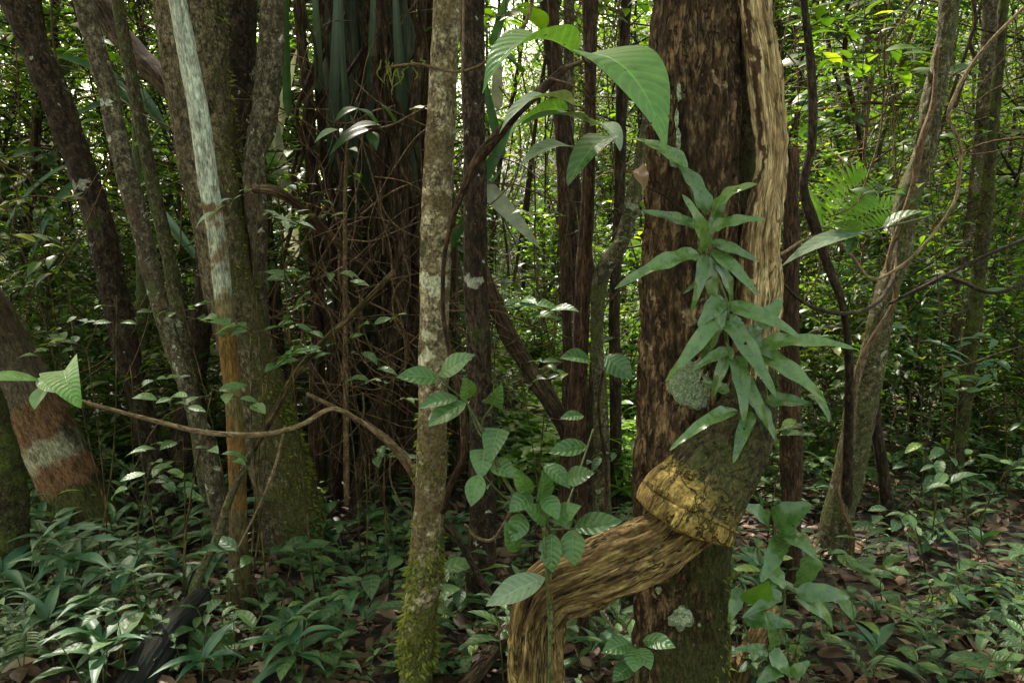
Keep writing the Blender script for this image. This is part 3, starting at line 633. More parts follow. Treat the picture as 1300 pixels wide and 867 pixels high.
tree_px('slender_tree', 'straight grey stem with pale rings behind the moss-furred one', 'tree',
    [(1262, -60, 5.6, 9), (1258, 0, 5.6, 9), (1250, 120, 5.6, 9), (1240, 240, 5.6, 9), (1228, 330, 5.6, 9), (1216, 420, 5.6, 9), (1204, 500, 5.6, 10)],
    'grey', H=6, nseg=20, lump=.08, crown=(1.6, 900, .12), step=.04, seed=48)
tree_px('crooked_stem', 'thin dark crooked stem just right of the pale liana', 'tree',
    [(1014, -60, 3.3, 5), (1020, 0, 3.3, 5), (1030, 90, 3.3, 5.5), (1031, 180, 3.3, 5.5), (1020, 235, 3.3, 6), (1032, 280, 3.3, 7), (1052, 340, 3.3, 6), (1070, 390, 3.3, 5), (1078, 470, 3.4, 5), (1076, 590, 3.6, 6)],
    'brown', H=5, nseg=14, lump=.15, crown=(1., 600, .11), step=.03, seed=49)
tree_px('rotten_stump', 'reddish rotten stem standing behind the pale liana', 'stump',
    [(1003, 190, 3.1, 9), (1005, 260, 3.1, 11), (1004, 340, 3.1, 12), (1002, 430, 3.1, 12), (1004, 560, 3.1, 13), (1004, 700, 3.1, 14)], 'redbrown', H=0, nseg=24, lump=.25, groove=.15, seed=50)
# cluster of thin dark stems between the pale trunk and the main one
for k, (lab, m_, pts) in enumerate([
    ('dark thin stem, leftmost of the cluster beside the arching vine', 'redbrown', [(700, -60, 3.6, 7), (705, 60, 3.6, 7), (712, 180, 3.6, 7), (717, 300, 3.6, 7), (720, 420, 3.6, 7), (726, 520, 3.6, 7), (722, 640, 3.6, 8)]),
    ('dark reddish stem in the middle of the cluster left of the main tree', 'redbrown', [(752, -60, 3.2, 8), (750, 80, 3.2, 8), (748, 200, 3.2, 8), (742, 320, 3.2, 9), (736, 430, 3.2, 9), (728, 520, 3.2, 9), (720, 600, 3.2, 9), (716, 680, 3.2, 10)]),
    ('black thin stem crossing behind the reddish one', 'brown', [(690, -60, 3.9, 7), (700, 80, 3.9, 7), (716, 200, 3.9, 7), (728, 300, 3.9, 7), (736, 420, 3.9, 7), (742, 560, 3.9, 8)]),
    ('forked lichen-grey stem with an elbow, nearest the left side of the main tree', 'greentrunk', [(835, 60, 3.4, 6), (822, 150, 3.4, 7), (806, 240, 3.4, 9), (790, 305, 3.4, 10), (764, 350, 3.4, 11), (758, 420, 3.4, 9), (762, 500, 3.4, 9), (764, 600, 3.4, 10), (764, 700, 3.4, 11)]),
    ('pale smooth stem between the reddish stem and the forked one', 'grey', [(722, 60, 4.3, 7), (722, 160, 4.3, 7), (720, 260, 4.3, 7), (724, 360, 4.3, 7), (722, 500, 4.3, 8)]),
    ('thin brown stem hidden partly behind the main tree', 'brown', [(800, -60, 4.4, 7), (790, 100, 4.4, 7), (786, 260, 4.4, 7), (780, 400, 4.4, 7), (782, 560, 4.4, 8)]),
    ('thin black stem close behind the pale elbowed stem', 'brown', [(742, 300, 3.8, 5), (756, 380, 3.8, 6), (754, 460, 3.8, 6), (748, 560, 3.8, 7)])]):
    tree_px('thin_stem', lab, 'stem', pts, m_, H=5, nseg=16, lump=.15, step=.03, seed=60+k, crown=(1.1, 500, .12) if k < 3 else None, group='thin dark stems left of the main tree')
# slanting dead stem
sl = thing('slanting_dead_stem', 'slanting dead brown stem covered in rootlets, leaning in the middle gap', 'fallen stem', P(725, 575, 4.2))
ptube(sl, 'trunk', 'root', [(600, 300, 4.2, 7), (622, 370, 4.2, 9), (645, 425, 4.2, 11), (672, 470, 4.2, 11), (700, 510, 4.2, 11), (722, 555, 4.2, 12), (732, 620, 4.2, 13)], nseg=24, lump=.18, groove=.15, seed=71)

# fallen logs, stump, charred log
def lying(name, label, cat, pts, mat, part='log', **k):
    t = thing(name, label, cat, P(*pts[0][:3])); ptube(t, part, mat, pts, **k); return t
lying('charred_log', 'blackened log lying in the leaf litter at the lower left', 'log', [(262, 752, 2.78, 9), (240, 775, 2.72, 17), (210, 815, 2.6, 24), (180, 860, 2.5, 26), (150, 910, 2.4, 26)], 'char', nseg=60, lump=.08, groove=.12, seed=2, step=.01)
lying('dead_stick', 'short upright tan stick beside the blackened log', 'stick', [(162, 788, 2.62, 5), (156, 810, 2.6, 6), (152, 835, 2.58, 6), (148, 880, 2.55, 7)], 'log', part='stem', nseg=14, lump=.2, seed=3)
lying('rotten_log', 'splintered red-brown log lying behind the mossy-footed trunk', 'log', [(300, 610, 4.9, 16), (272, 630, 4.7, 22), (240, 655, 4.5, 22), (212, 668, 4.3, 12)], 'deadlog', nseg=40, lump=.15, groove=.2, seed=4)
lying('rotten_log', 'long thin fallen log lying across the middle behind the thin stems', 'log', [(600, 505, 5.6, 5), (640, 512, 5.6, 7), (690, 525, 5.6, 8), (740, 535, 5.6, 8), (800, 552, 5.7, 8)], 'deadlog', nseg=24, lump=.15, groove=.2, seed=5)
lying('mossy_log', 'yellow-green mossy log lying in the centre gap', 'log', [(600, 470, 6.3, 6), (650, 490, 6.2, 9), (690, 476, 6.3, 9), (720, 452, 6.4, 7)], 'mosstrunk', nseg=24, lump=.2, seed=6)
lying('rotten_log', 'dark decayed log half hidden under the shrubs right of the liana', 'log', [(1000, 440, 5.2, 7), (1040, 428, 5.2, 10), (1085, 415, 5.2, 10), (1115, 405, 5.3, 6)], 'brown', nseg=34, lump=.2, groove=.15, seed=7)
lying('dead_branch', 'thick tan fallen branch lying beneath the yellow liana stem', 'branch', [(560, 905, 2.2, 9), (610, 850, 2.4, 10), (640, 805, 2.6, 10), (668, 765, 2.8, 9), (700, 730, 3.0, 8)], 'root', part='branch', nseg=24, lump=.15, groove=.12, seed=8)
lying('broken_stub', 'pale broken stub leaning at the foot of the main tree', 'branch', [(985, 775, 2.6, 9), (965, 800, 2.5, 11), (945, 840, 2.42, 12), (930, 890, 2.35, 13)], 'log', part='branch', nseg=26, lump=.18, groove=.15, seed=9)
lying('fallen_branch', 'slim dark branch slanting across the herbs right of the pale trunk', 'branch', [(552, 640, 2.9, 3.5), (585, 690, 2.85, 4), (610, 735, 2.8, 4.5), (632, 770, 2.75, 5)], 'brown', part='branch', nseg=12, lump=.1, seed=10)
lying('fallen_branch', 'broken brown branch leaning on the slender pale trunk from the left', 'branch', [(390, 500, 2.9, 2.5), (440, 525, 2.85, 3), (490, 555, 2.8, 3.5), (530, 600, 2.75, 4), (560, 650, 2.7, 4)], 'twig', part='branch', nseg=10, lump=.1, seed=11)
lying('leafless_sapling', 'bare crooked sapling leaning up from the lower left litter', 'sapling', [(325, 552, 3.0, 2.5), (312, 590, 3.0, 4), (292, 632, 2.98, 5), (276, 680, 2.95, 5), (258, 720, 2.9, 6), (248, 745, 2.85, 7), (242, 790, 2.8, 8)], 'greentrunk', part='stem', nseg=14, lump=.15, seed=12)
lying('fallen_branch', 'grey slanting pole leaning up through the vines in the middle', 'branch', [(500, 345, 3.4, 3.5), (455, 392, 3.4, 3.8), (410, 434, 3.4, 4), (375, 475, 3.4, 4), (345, 530, 3.4, 4.2), (318, 575, 3.4, 4.5)], 'stump', part='branch', nseg=14, lump=.1, seed=13)
lying('fallen_branch', 'thick brown broken branch end beside the mossy leaning trunk', 'branch', [(322, 240, 3.5, 5), (350, 243, 3.5, 7), (380, 262, 3.6, 6), (420, 300, 3.8, 5), (470, 345, 4.0, 5)], 'deadlog', part='branch', nseg=16, lump=.2, seed=14)

# ------------------------------------------------------------------ vines
hm = thing('mossy_twig', 'yellow-green mossy twiglets dangling from the grey twig, left of the slender pale trunk', 'twig', P(505, 90, 2.35))
mbm = MB(); rq = np.random.RandomState(6)
for k in range(11):
    x, y = 484+k*5, 86-abs(k-8)*1.2; pts = []
    for j in range(rq.randint(3, 7)): pts.append(P(x, y, 2.34)); x += rq.normal(-1, 4); y += rq.uniform(4, 10)*(1 if k < 9 else -.3)
    tube(mbm, pts, np.linspace(.0035, .0012, len(pts)), nseg=6, n=len(pts)*6, lump=.5, lf=160, cap=False)
mbm.build('stem', LF['moss'], hm)
def vine(name, label, pts, mat='palevine', cat='vine', **k):
    t = thing(name, label, cat, P(*pts[-1][:3])); ptube(t, 'stem', mat, pts, nseg=10, step=.015, lump=k.pop('lump', .08), **k); return t
vine('arching_vine', 'red-brown arching vine hanging down in front of the slender pale trunk', [(716, 88, 2.2, 6), (690, 112, 2.15, 7), (660, 140, 2.1, 7.5), (632, 172, 2.1, 7.5), (606, 205, 2.1, 6.5), (584, 250, 2.1, 4), (570, 295, 2.1, 3), (563, 340, 2.1, 3), (563, 400, 2.1, 3.2), (572, 450, 2.1, 3.8), (581, 490, 2.1, 4.5), (588, 530, 2.1, 5), (588, 580, 2.12, 4.5), (572, 615, 2.2, 4), (562, 650, 2.3, 4)], 'redbrown', lump=.15)
TW = vine('horizontal_twig', 'long bare brown twig reaching across from the left edge leaves', [(50, 484, 1.8, 1.5), (101, 508, 1.8, 2.6), (150, 522, 1.82, 2.8), (200, 535, 1.85, 3), (250, 547, 1.9, 3), (300, 552, 1.95, 3.2), (345, 550, 2.0, 3.2), (385, 538, 2.1, 3.2), (420, 519, 2.15, 3), (450, 530, 2.2, 3), (490, 560, 2.3, 3), (515, 590, 2.4, 3.4), (535, 625, 2.5, 3.6)], 'palevine')
vine('loop_vine', 'pale thin looping vine hanging in front of the crooked grey-green trunk', [(1300, 10, 2.9, 2.4), (1260, 50, 2.9, 2.4), (1232, 85, 2.9, 2.3), (1213, 120, 2.9, 2.2), (1204, 150, 2.9, 2.2), (1218, 180, 2.9, 2.1), (1219, 215, 2.9, 2.1), (1212, 255, 2.9, 2), (1190, 290, 2.9, 2), (1160, 325, 2.9, 2.2), (1128, 348, 2.9, 2), (1105, 354, 2.9, 2), (1085, 330, 2.9, 2), (1062, 304, 2.9, 2), (1040, 300, 2.85, 2), (1015, 308, 2.7, 2), (992, 322, 2.5, 2), (960, 324, 2.3, 2), (948, 318, 2.2, 2)], 'palevine')
vine('loop_vine', 'wavy red-brown vine dangling from the top right', [(1230, -40, 3.2, 2.5), (1236, 0, 3.2, 2.5), (1238, 30, 3.2, 2.5), (1231, 55, 3.2, 2.5), (1237, 75, 3.2, 2.5), (1224, 100, 3.2, 2.5), (1213, 135, 3.2, 2.5)], 'redbrown')
vine('hanging_loop_vine', 'thin drooping vine slung from the pale liana to the grey-green trunk', [(996, 362, 2.4, 1.8), (1012, 378, 2.5, 2.2), (1040, 393, 2.7, 2.5), (1075, 398, 2.9, 2.6), (1105, 390, 3.1, 2.6), (1122, 374, 3.3, 2.6), (1136, 345, 3.5, 2.4), (1140, 300, 3.6, 2)], 'root')
vine('bare_branch', 'thin straight bare branch slanting across the right side', [(1310, 355, 3.9, 2.5), (1260, 372, 3.8, 2.5), (1200, 352, 3.7, 2.2), (1150, 373, 3.6, 2)], 'brown', cat='branch')
vine('bare_branch', 'long thin dark branch slanting above the leaf litter at right', [(1310, 300, 3.6, 2.5), (1240, 330, 3.5, 2.5), (1180, 360, 3.4, 2.3), (1130, 385, 3.4, 2)], 'brown', cat='branch')
vine('hanging_vine', 'straight thin vine hanging in front of the slender pale trunk', [(588, -40, 2.2, 1.6), (588, 40, 2.2, 1.7), (587, 100, 2.2, 1.8), (586, 108, 2.2, 1)], 'palevine')
vine('bare_branch', 'thin grey twig reaching right from the slender pale trunk top', [(490, 86, 2.35, 2), (530, 82, 2.3, 2.2), (565, 90, 2.25, 2), (590, 90, 2.2, 1.8), (615, 80, 2.1, 1.8), (640, 60, 2.1, 2), (668, 28, 2.1, 2.4), (680, -20, 2.1, 2.8)], 'twig', cat='branch')
vine('hanging_vine', 'thin brown vine hanging beside the forked lichen-grey stem', [(850, 560, 3., 1.5), (766, 470, 3.2, 2), (760, 520, 3.2, 2.2), (770, 600, 3.2, 2.2), (768, 660, 3.2, 2)][1:], 'redbrown')
vine('hanging_vine', 'vertical green-brown stem of vine hanging over the yellow liana', [(690, 670, 1.9, 2), (693, 720, 1.9, 2.2), (697, 780, 1.92, 2.3), (698, 840, 1.93, 2.3), (696, 900, 1.95, 2.3)], 'greenstem')
vine('bare_branch', 'thin slanting twig pointing at the strap leaves on the main tree', [(815, 234, 2.1, 1.2), (845, 250, 2.08, 1.5), (870, 270, 2.06, 1.5)], 'redbrown', cat='branch')
for k, (l, pts) in enumerate([
    ('pale thin twig fork slanting up beside the mossy foot', [(300, 700, 2.9, 1.5), (330, 640, 2.9, 1.8), (350, 590, 2.9, 2), (362, 540, 2.9, 1.5)]),
    ('thin tan twig lying in the litter right of the blackened log', [(268, 780, 2.7, 1.3), (290, 792, 2.7, 1.5), (312, 800, 2.68, 1.3)]),
    ('curved pale twig low between the pale trunk and the sapling', [(590, 665, 2.5, 1.6), (605, 682, 2.5, 2.4), (625, 685, 2.5, 2.4), (640, 665, 2.45, 2.2), (650, 645, 2.4, 1.8)]),
    ('pale twig standing out beneath the yellow liana stem', [(762, 776, 2.5, 1.2), (786, 802, 2.4, 1.6), (803, 783, 2.4, 1.2)])]):
    vine('dead_twig', l, pts, 'palevine', cat='twig')

# ================================================================== LEAFY PLANTS placed from the photograph
def hleaf(root, b, t, w, Y0, Y1, kind='ell', mat='sap', up=(0, -.55, .8), droop=.8, fold=.3, wave=0., nu=18, nv=8, name='leaf', label=None, roll=0.):
    B = P(b[0], b[1], Y0); T = P(t[0], t[1], Y1)
    d = T-B; Ld = np.linalg.norm(d); d = d/Ld
    n = np.array(up, float); n = n-d*n.dot(d); n /= np.linalg.norm(n)
    if roll:
        s = np.cross(n, d); n = n*math.cos(roll)+s*math.sin(roll)
    um = (np.arange(nu)+.5)/nu; th = -droop*(um-.25)
    ex, ez = np.cos(th).mean(), np.sin(th).mean(); an = math.atan2(ez, ex); l = math.hypot(ex, ez)
    D = d*math.cos(an)-n*math.sin(an); N2 = n*math.cos(an)+d*math.sin(an)
    mb = MB(); wd = w*zdepth((B+T)/2)/F
    # widen for foreshortening across the leaf
    view = (B+T)/2-np.array([0, 0, CH]); view /= np.linalg.norm(view)
    sv = np.cross(N2, D); fs = math.sqrt(max(.12, 1-(sv.dot(view))**2))
    wd = min(wd/fs, wd*1.3)
    leaves(mb, B, D, N2, Ld/l, wd, droop, fold, kind, nu, nv, wave)
    o = mb.build(name, LF[mat], root)
    if label: o['label'] = label
    return o
def plant(name, label, cat, Y, px, py, group=None):
    q = P(px, py, Y); return thing(name, label, cat, (q[0], q[1], float(gh(q[0], q[1]))), group)
def stems(root, lst, mat='greenstem', name='stem'):
    mb = MB()
    for pts in lst:
        P3 = [P(a, b, c) for a, b, c, d in pts]; tube(mb, P3, [d*zdepth(q)/F for (a, b, c, d), q in zip(pts, P3)], nseg=8, step=.012, lump=.08)
    return mb.build(name, MAT[mat], root)

def sprig(name, label, px, py, Y, up, seed, nl=11, leaf=.09, mat='sap', kind='ell', wr=.42, spread=.28, cat='sapling'):
    rs = np.random.RandomState(seed); c = P(px, py, Y)
    if up:   # hangs from above
        root = thing(name, label, cat, (c[0], c[1], c[2]+1.6)); a = c+np.array([rs.uniform(-.4, .4), rs.uniform(0, .4), 1.6])
    else:
        root = thing(name, label, cat, (c[0], c[1], float(gh(c[0], c[1])))); a = np.array([c[0]+rs.uniform(-.2, .2), c[1]+rs.uniform(0, .15), float(gh(c[0], c[1]))-.05])
    st = MB(); fo = MB()
    m_ = (a+c)/2+rs.normal(size=3)*.05; tube(st, [a, m_, c], [.0035, .003, .002], nseg=6, n=30, lump=.1)
    for b in range(rs.randint(2, 4)):
        d = np.array([rs.choice([-1, 1])*rs.uniform(.5, 1), rs.uniform(-.6, .3), rs.uniform(-.25, .6)]); d /= np.linalg.norm(d)
        o_ = c+(a-c)*rs.uniform(0, .12); l = spread*rs.uniform(.6, 1.2); q = catmull(np.array([o_, o_+d*l*.5+rs.normal(size=3)*.015, o_+d*l+np.array([0, 0, -.04])]), 12)
        tube(st, q, np.linspace(.0024, .001, 12), nseg=5, n=12, cap=False)
        k = max(4, nl//2)
        for j in range(k):
            t_ = .2+.8*j/(k-1); p_ = q[int(t_*11)]; sd = np.cross(d, [0, 0, 1]); sd = sd/np.linalg.norm(sd)*(1 if j % 2 else -1)
            D = sd*(1-.6*t_)+d*(.4+t_*.8)+np.array([0, 0, rs.uniform(-.35, .25)]); L = leaf*rs.uniform(.7, 1.25)
            leaves(fo, p_, D, np.array([rs.uniform(-.4, .4), rs.uniform(-.7, .0), 1.]), L, L*wr, rs.uniform(.4, 1.1), rs.uniform(.15, .35), kind, 8, 4, wave=.01, rs=rs)
    st.build('stem', MAT['stump'], root); fo.build('foliage', LF[mat], root)
for k, (x, y, Y, up, nl, lf, m_, kd, lb) in enumerate([
    (330, 215, 2.9, 0, 10, .10, 'heroash', 'lance', 'sprig of thin grey-green leaves in front of the stout mossy trunk'),
    (352, 232, 3.1, 0, 12, .07, 'herb', 'ell', 'small-leaved sprig beside the broken brown branch end'),
    (148, 375, 3.2, 0, 8, .06, 'herb', 'ell', 'small pale sprig in front of the dark leaning trunk'),
    (165, 465, 3.1, 0, 8, .075, 'herb', 'ell', 'sprig with drooping leaves low on the dark leaning trunk'),
    (325, 375, 2.9, 0, 12, .085, 'sap', 'ell', 'leafy twig crossing the stout mossy trunk at mid height'),
    (345, 430, 2.9, 0, 14, .085, 'sap', 'ell', 'bushy sprig with rounded leaves before the hanging roots'),
    (435, 425, 3.0, 0, 7, .09, 'sap', 'ell', 'sprig with three larger leaves in front of the dry vines'),
    (270, 490, 2.8, 0, 8, .09, 'sap', 'ell', 'glossy sprig in front of the ochre trunk'),
    (232, 555, 2.8, 0, 8, .085, 'sap', 'ell', 'glossy sprig left of the ochre trunk under the bare twig'),
    (190, 590, 3.0, 0, 8, .07, 'herb', 'ell', 'small upright sprig between banded and ochre trunks'),
    (630, 375, 3.0, 0, 5, .11, 'sap', 'ell', 'two broad leaves beside the slanting dead stem'),
    (725, 250, 3.4, 0, 8, .07, 'bg', 'ell', 'small sprig amid the dark thin stems'),
    (1095, 95, 3.6, 1, 10, .15, 'bg', 'ell', 'hanging bough with broad pointed leaves above the sun-tinted fern'),
    (1120, 140, 3.9, 1, 10, .15, 'bg', 'ell', 'hanging bough with wide leaves left of the crooked green-grey trunk'),
    (1060, 70, 4.2, 1, 12, .12, 'bg', 'lance', 'hanging twig with narrow bright leaves at the upper right'),
    (1180, 210, 3.4, 0, 5, .10, 'bg', 'ell', 'few leaves crossing the crooked green-grey trunk'),
    (1285, 90, 3.2, 1, 7, .16, 'bg', 'ell', 'hanging bough with large dark leaves at the right edge'),
    (1240, 205, 3.8, 1, 8, .10, 'bg', 'ell', 'hanging sprig before the straight grey stem'),
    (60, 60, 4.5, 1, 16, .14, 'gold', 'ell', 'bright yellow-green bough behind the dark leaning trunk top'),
    (180, 40, 5., 1, 16, .15, 'gold', 'ell', 'sun-tinted leafy bough above the diagonal dead bough'),
    (130, 95, 5.4, 1, 16, .15, 'gold', 'ell', 'sun-tinted leafy bough between the two leaning trunks'),
    (190, 170, 5.2, 1, 14, .13, 'gold', 'ell', 'sun-tinted leaves behind the blotched leaning trunk'),
    (330, 60, 5.6, 1, 14, .12, 'gold', 'ell', 'sun-tinted leaves between the dark trunk and hanging roots'),
    (640, 60, 4.2, 1, 12, .12, 'bg', 'ell', 'dark green bough above the big drip-tipped leaves'),
    (780, 35, 4., 1, 14, .13, 'bg', 'ell', 'bough of pointed leaves left of the main tree top'),
    (700, 20, 4.4, 1, 12, .13, 'bgd', 'ell', 'dark bough above the arching vine'),
    (790, 100, 4.6, 1, 10, .11, 'bg', 'ell', 'hanging sprig between big leaf and main tree'),
    (1020, 60, 4.8, 1, 14, .12, 'bg', 'ell', 'bough of leaves right of the pale liana top'),
    (1150, 20, 4.6, 1, 16, .12, 'bg', 'ell', 'bough of small leaves at top right'),
    (1225, 330, 4.3, 0, 12, .15, 'herb2', 'lance', 'sprig with long narrow leaves by the moss-furred stem'),
    (1170, 410, 4.2, 0, 10, .15, 'herb2', 'lance', 'long-leaved sprig right of the crooked green-grey trunk'),
    (1270, 430, 4.4, 0, 12, .14, 'herb2', 'lance', 'long-leaved sprig near the right edge'),
    (1190, 470, 4., 0, 10, .10, 'bg', 'ell', 'bright sprig standing in the litter right of the vine-wound trunk'),
    (1150, 640, 3.1, 0, 8, .11, 'herb', 'ell', 'upright sprig right of the foot of the vine-wound trunk'),
    (130, 700, 3., 0, 10, .14, 'herb2', 'lance', 'long-leaved sprig before the white-banded trunk foot'),
    (40, 690, 2.9, 0, 12, .14, 'herb2', 'lance', 'long-leaved sprig before the mossy trunk at left'),
    (330, 700, 3., 0, 10, .13, 'herb', 'ell', 'broad-leaved sprig at the mossy tree foot'),
    (480, 720, 2.8, 0, 10, .14, 'herb', 'ell', 'broad-leaved sprig left of the slender pale trunk'),
    (590, 740, 2.7, 0, 8, .12, 'herb', 'ell', 'broad-leaved sprig right of the slender pale trunk foot'),
    (395, 300, 3.3, 0, 12, .09, 'sap', 'ell', 'leafy sprig in front of the top of the dry vines'),
    (500, 480, 3.2, 0, 10, .07, 'herb', 'ell', 'small sprig left of the pale trunk before the dark roots'),
    (470, 560, 3.4, 0, 12, .09, 'herb', 'ell', 'bushy low sprig at the foot of the hanging roots'),
    (80, 300, 3.4, 0, 14, .08, 'bg', 'ell', 'small-leaved sprig left of the dark leaning trunk'),
    (40, 220, 3.8, 0, 16, .08, 'bg', 'ell', 'tall small-leaved sprig near the left edge'),
    (230, 380, 3.3, 0, 12, .06, 'bg', 'ell', 'fine-leaved sprig between blotched and ochre trunks'),
    (110, 440, 3.3, 0, 14, .07, 'herb', 'ell', 'fine-leaved sprig above the leaves of the bare twig'),
    (660, 460, 3.2, 0, 10, .08, 'bg', 'ell', 'sprig before the slanting dead stem'),
    (790, 560, 3.3, 0, 12, .08, 'herb', 'ell', 'sprig left of the lower main trunk'),
    (960, 560, 3., 0, 12, .08, 'herb', 'ell', 'sprig behind the right side of the burl'),
    (1030, 480, 3.6, 0, 10, .08, 'bg', 'ell', 'sprig in the shade right of the climber leaves'),
    (1210, 560, 3.4, 0, 10, .09, 'herb', 'ell', 'sprig between vine-wound trunk and moss-furred stem foot'),
    (1275, 600, 3.2, 0, 12, .10, 'herb', 'ell', 'broad-leaved sprig at the right edge above the litter'),
    (1180, 740, 2.8, 0, 9, .11, 'herb', 'ell', 'broad-leaved sprig low in front of the lit litter'),
    (1040, 700, 2.9, 0, 9, .10, 'herb', 'ell', 'sprig against the foot of the vine-wound trunk'),
    (790, 420, 4., 0, 4, .12, 'bgd', 'ell', 'dark sprig beside the left edge of main tree')]):
    sprig('hanging_bough' if up else 'leafy_sprig', lb, x, y, Y, up, 900+k, nl, lf, m_, kd, .45 if kd == 'ell' else .24, .34 if up else .2, 'bough' if up else 'sprig')

# big drip-tip leaves at the top
tp = plant('large_leaved_shrub', 'tall shrub with big drooping drip-tipped leaves hanging left of the main tree', 'shrub', 2.2, 745, 700)
stems(tp, [[(742, -80, 2.25, 5), (744, 30, 2.25, 5), (748, 90, 2.22, 6), (750, 160, 2.25, 6.5), (748, 240, 2.3, 6), (745, 320, 2.4, 6), (742, 420, 2.5, 6), (738, 540, 2.6, 6), (740, 700, 2.6, 7), (742, 1000, 2.6, 8)]], 'redbrown')
stems(tp, [[(748, 70, 2.2, 1.8), (739, 66, 1.9, 1.8), (731, 69, 1.8, 1.6)], [(748, 80, 2.2, 1.8), (742, 76, 1.9, 1.8), (739, 71, 1.72, 1.6)], [(750, 150, 2.24, 1.6), (740, 138, 2.1, 1.5), (729, 134, 2.0, 1.2)],
    [(750, 160, 2.2, 1.5), (752, 160, 2.1, 1.5)], [(750, 190, 2.2, 1.5), (764, 180, 2.1, 1.4), (774, 174, 1.95, 1.2)], [(750, 200, 2.25, 1.5), (738, 192, 2.15, 1.3), (727, 188, 2.1, 1.2)],
    [(700, 100, 2.15, 2), (730, 110, 2.1, 1.5), (752, 128, 2.2, 1.5)], [(716, 88, 2.2, 4), (735, 80, 2.2, 3), (748, 74, 2.22, 3)]], 'twig', 'branch')
hleaf(tp, (739, 72), (846, 194), 84, 1.72, 1.5, 'drip', 'hero', up=(.15, -.62, .75), droop=1.35, fold=.22, nu=30, nv=14, wave=.004)
hleaf(tp, (731, 69), (613, 119), 60, 1.8, 1.62, 'drip', 'hero', up=(-.1, -.25, 1), droop=1.6, fold=.35, nu=26, nv=10, wave=.006)
hleaf(tp, (729, 134), (634, 170), 30, 2.0, 1.8, 'drip', 'heroash', up=(-.1, -.2, 1), droop=1.25, fold=.3, nu=24, nv=8, wave=.008)
hleaf(tp, (721, 140), (644, 180), 34, 2.05, 1.92, 'drip', 'hero', up=(-.1, .25, 1), droop=1.0, fold=.3, nu=20, nv=8)
hleaf(tp, (745, 155), (657, 162), 36, 2.1, 1.95, 'drip', 'heroash', up=(0, -.35, 1), droop=.8, fold=.25, nu=20, nv=8)
hleaf(tp, (727, 188), (658, 214), 26, 2.1, 1.98, 'drip', 'heroash', up=(0, -.5, 1), droop=1.0, fold=.25, nu=20, nv=8, wave=.01)
hleaf(tp, (774, 173), (721, 236), 46, 1.95, 1.85, 'heart', 'sap', up=(-.5, -.7, .5), droop=.7, fold=.25, nu=22, nv=10)
hleaf(tp, (752, 160), (787, 192), 38, 2.1, 1.95, 'heart', 'heroash', up=(.3, -.6, .7), droop=1.1, fold=.3, nu=20, nv=10)
hleaf(tp, (800, 222), (818, 242), 26, 2.12, 2.05, 'ell', 'dead', up=(0, -.6, .8), droop=1.8, fold=.6, wave=.05, label='curled brown dead leaf')
hleaf(tp, (683, 5), (716, -30), 22, 2.2, 2.2, 'drip', 'sap', droop=.6)
hleaf(tp, (690, 40), (655, 12), 30, 2.3, 2.1, 'drip', 'bg', up=(0, -.2, 1), droop=.6)
hleaf(tp, (660, 92), (618, 62), 36, 2.4, 2.3, 'drip', 'bgd', up=(0, -.6, .6), droop=.6)

# strap-leaved climbing fern on the trunk
sf = plant('strap_leaved_climber', 'climber with long glossy strap leaves hanging down the front of the main tree', 'climbing plant', 2.1, 910, 880)
stems(sf, [[(853, 196, 2.13, 1.8), (880, 250, 2.12, 2), (896, 315, 2.1, 2.4), (908, 360, 2.08, 2.4), (917, 395, 2.07, 2.4), (925, 445, 2.07, 2.2), (938, 490, 2.08, 2), (950, 530, 2.1, 1.8)], [(917, 395, 2.07, 1.8), (945, 425, 2.04, 1.6), (964, 446, 2.02, 1.4), (975, 508, 2.02, 1.2)], [(900, 320, 2.1, 1.5), (915, 360, 2.04, 1.6), (925, 392, 2.03, 1.5), (922, 420, 2.05, 1.2)]], 'greenstem')
SL = [((898, 273), (852, 203), 24, .1), ((873, 212), (805, 176), 24, .1), ((892, 321), (866, 247), 23, -.1), ((886, 289), (812, 268), 20, -.08), ((904, 273), (962, 234), 25, -.12), ((902, 291), (972, 279), 21, -.08),
      ((902, 307), (964, 333), 20, -.05), ((888, 323), (780, 367), 29, -.2), ((903, 318), (962, 376), 23, -.1), ((893, 323), (877, 397), 20, -.04), ((899, 326), (906, 398), 22, .0), ((905, 330), (926, 392), 20, .03), ((965, 417), (993, 379), 26, .05),
      ((917, 377), (886, 414), 32, -.06), ((914, 394), (845, 484), 28, -.12), ((918, 398), (986, 505), 32, -.18), ((921, 387), (1016, 429), 29, -.1), ((958, 441), (1085, 443), 24, -.15), ((963, 447), (1048, 510), 28, -.12),
      ((925, 444), (879, 470), 21, -.05), ((932, 452), (944, 536), 34, -.15), ((936, 521), (850, 572), 24, -.12), ((954, 522), (931, 588), 26, -.08), ((972, 509), (1032, 514), 23, -.05), ((1022, 503), (1053, 536), 19, -.12), ((926, 497), (890, 484), 20, .02),
      ((912, 398), (890, 462), 24, .02), ((900, 300), (925, 250), 18, .03), ((915, 380), (902, 440), 20, -.03), ((928, 440), (905, 505), 22, -.02), ((940, 470), (975, 545), 22, -.08), ((950, 500), (985, 560), 20, -.04), ((905, 345), (868, 372), 16, .0), ((945, 425), (1000, 470), 22, -.06), ((945, 428), (968, 418), 22, .04)]
rl = np.random.RandomState(4)
for (b, t, w, dy) in SL:
    hleaf(sf, b, t, w*rl.uniform(.80, .98), 2.06, 2.06+dy*.8, 'strapl', 'strap', up=(rl.uniform(-.35, .35), -.75, rl.uniform(.3, .7)), droop=rl.uniform(.3, 1.5), fold=rl.uniform(.05, .35), wave=.022, nu=30, nv=8)

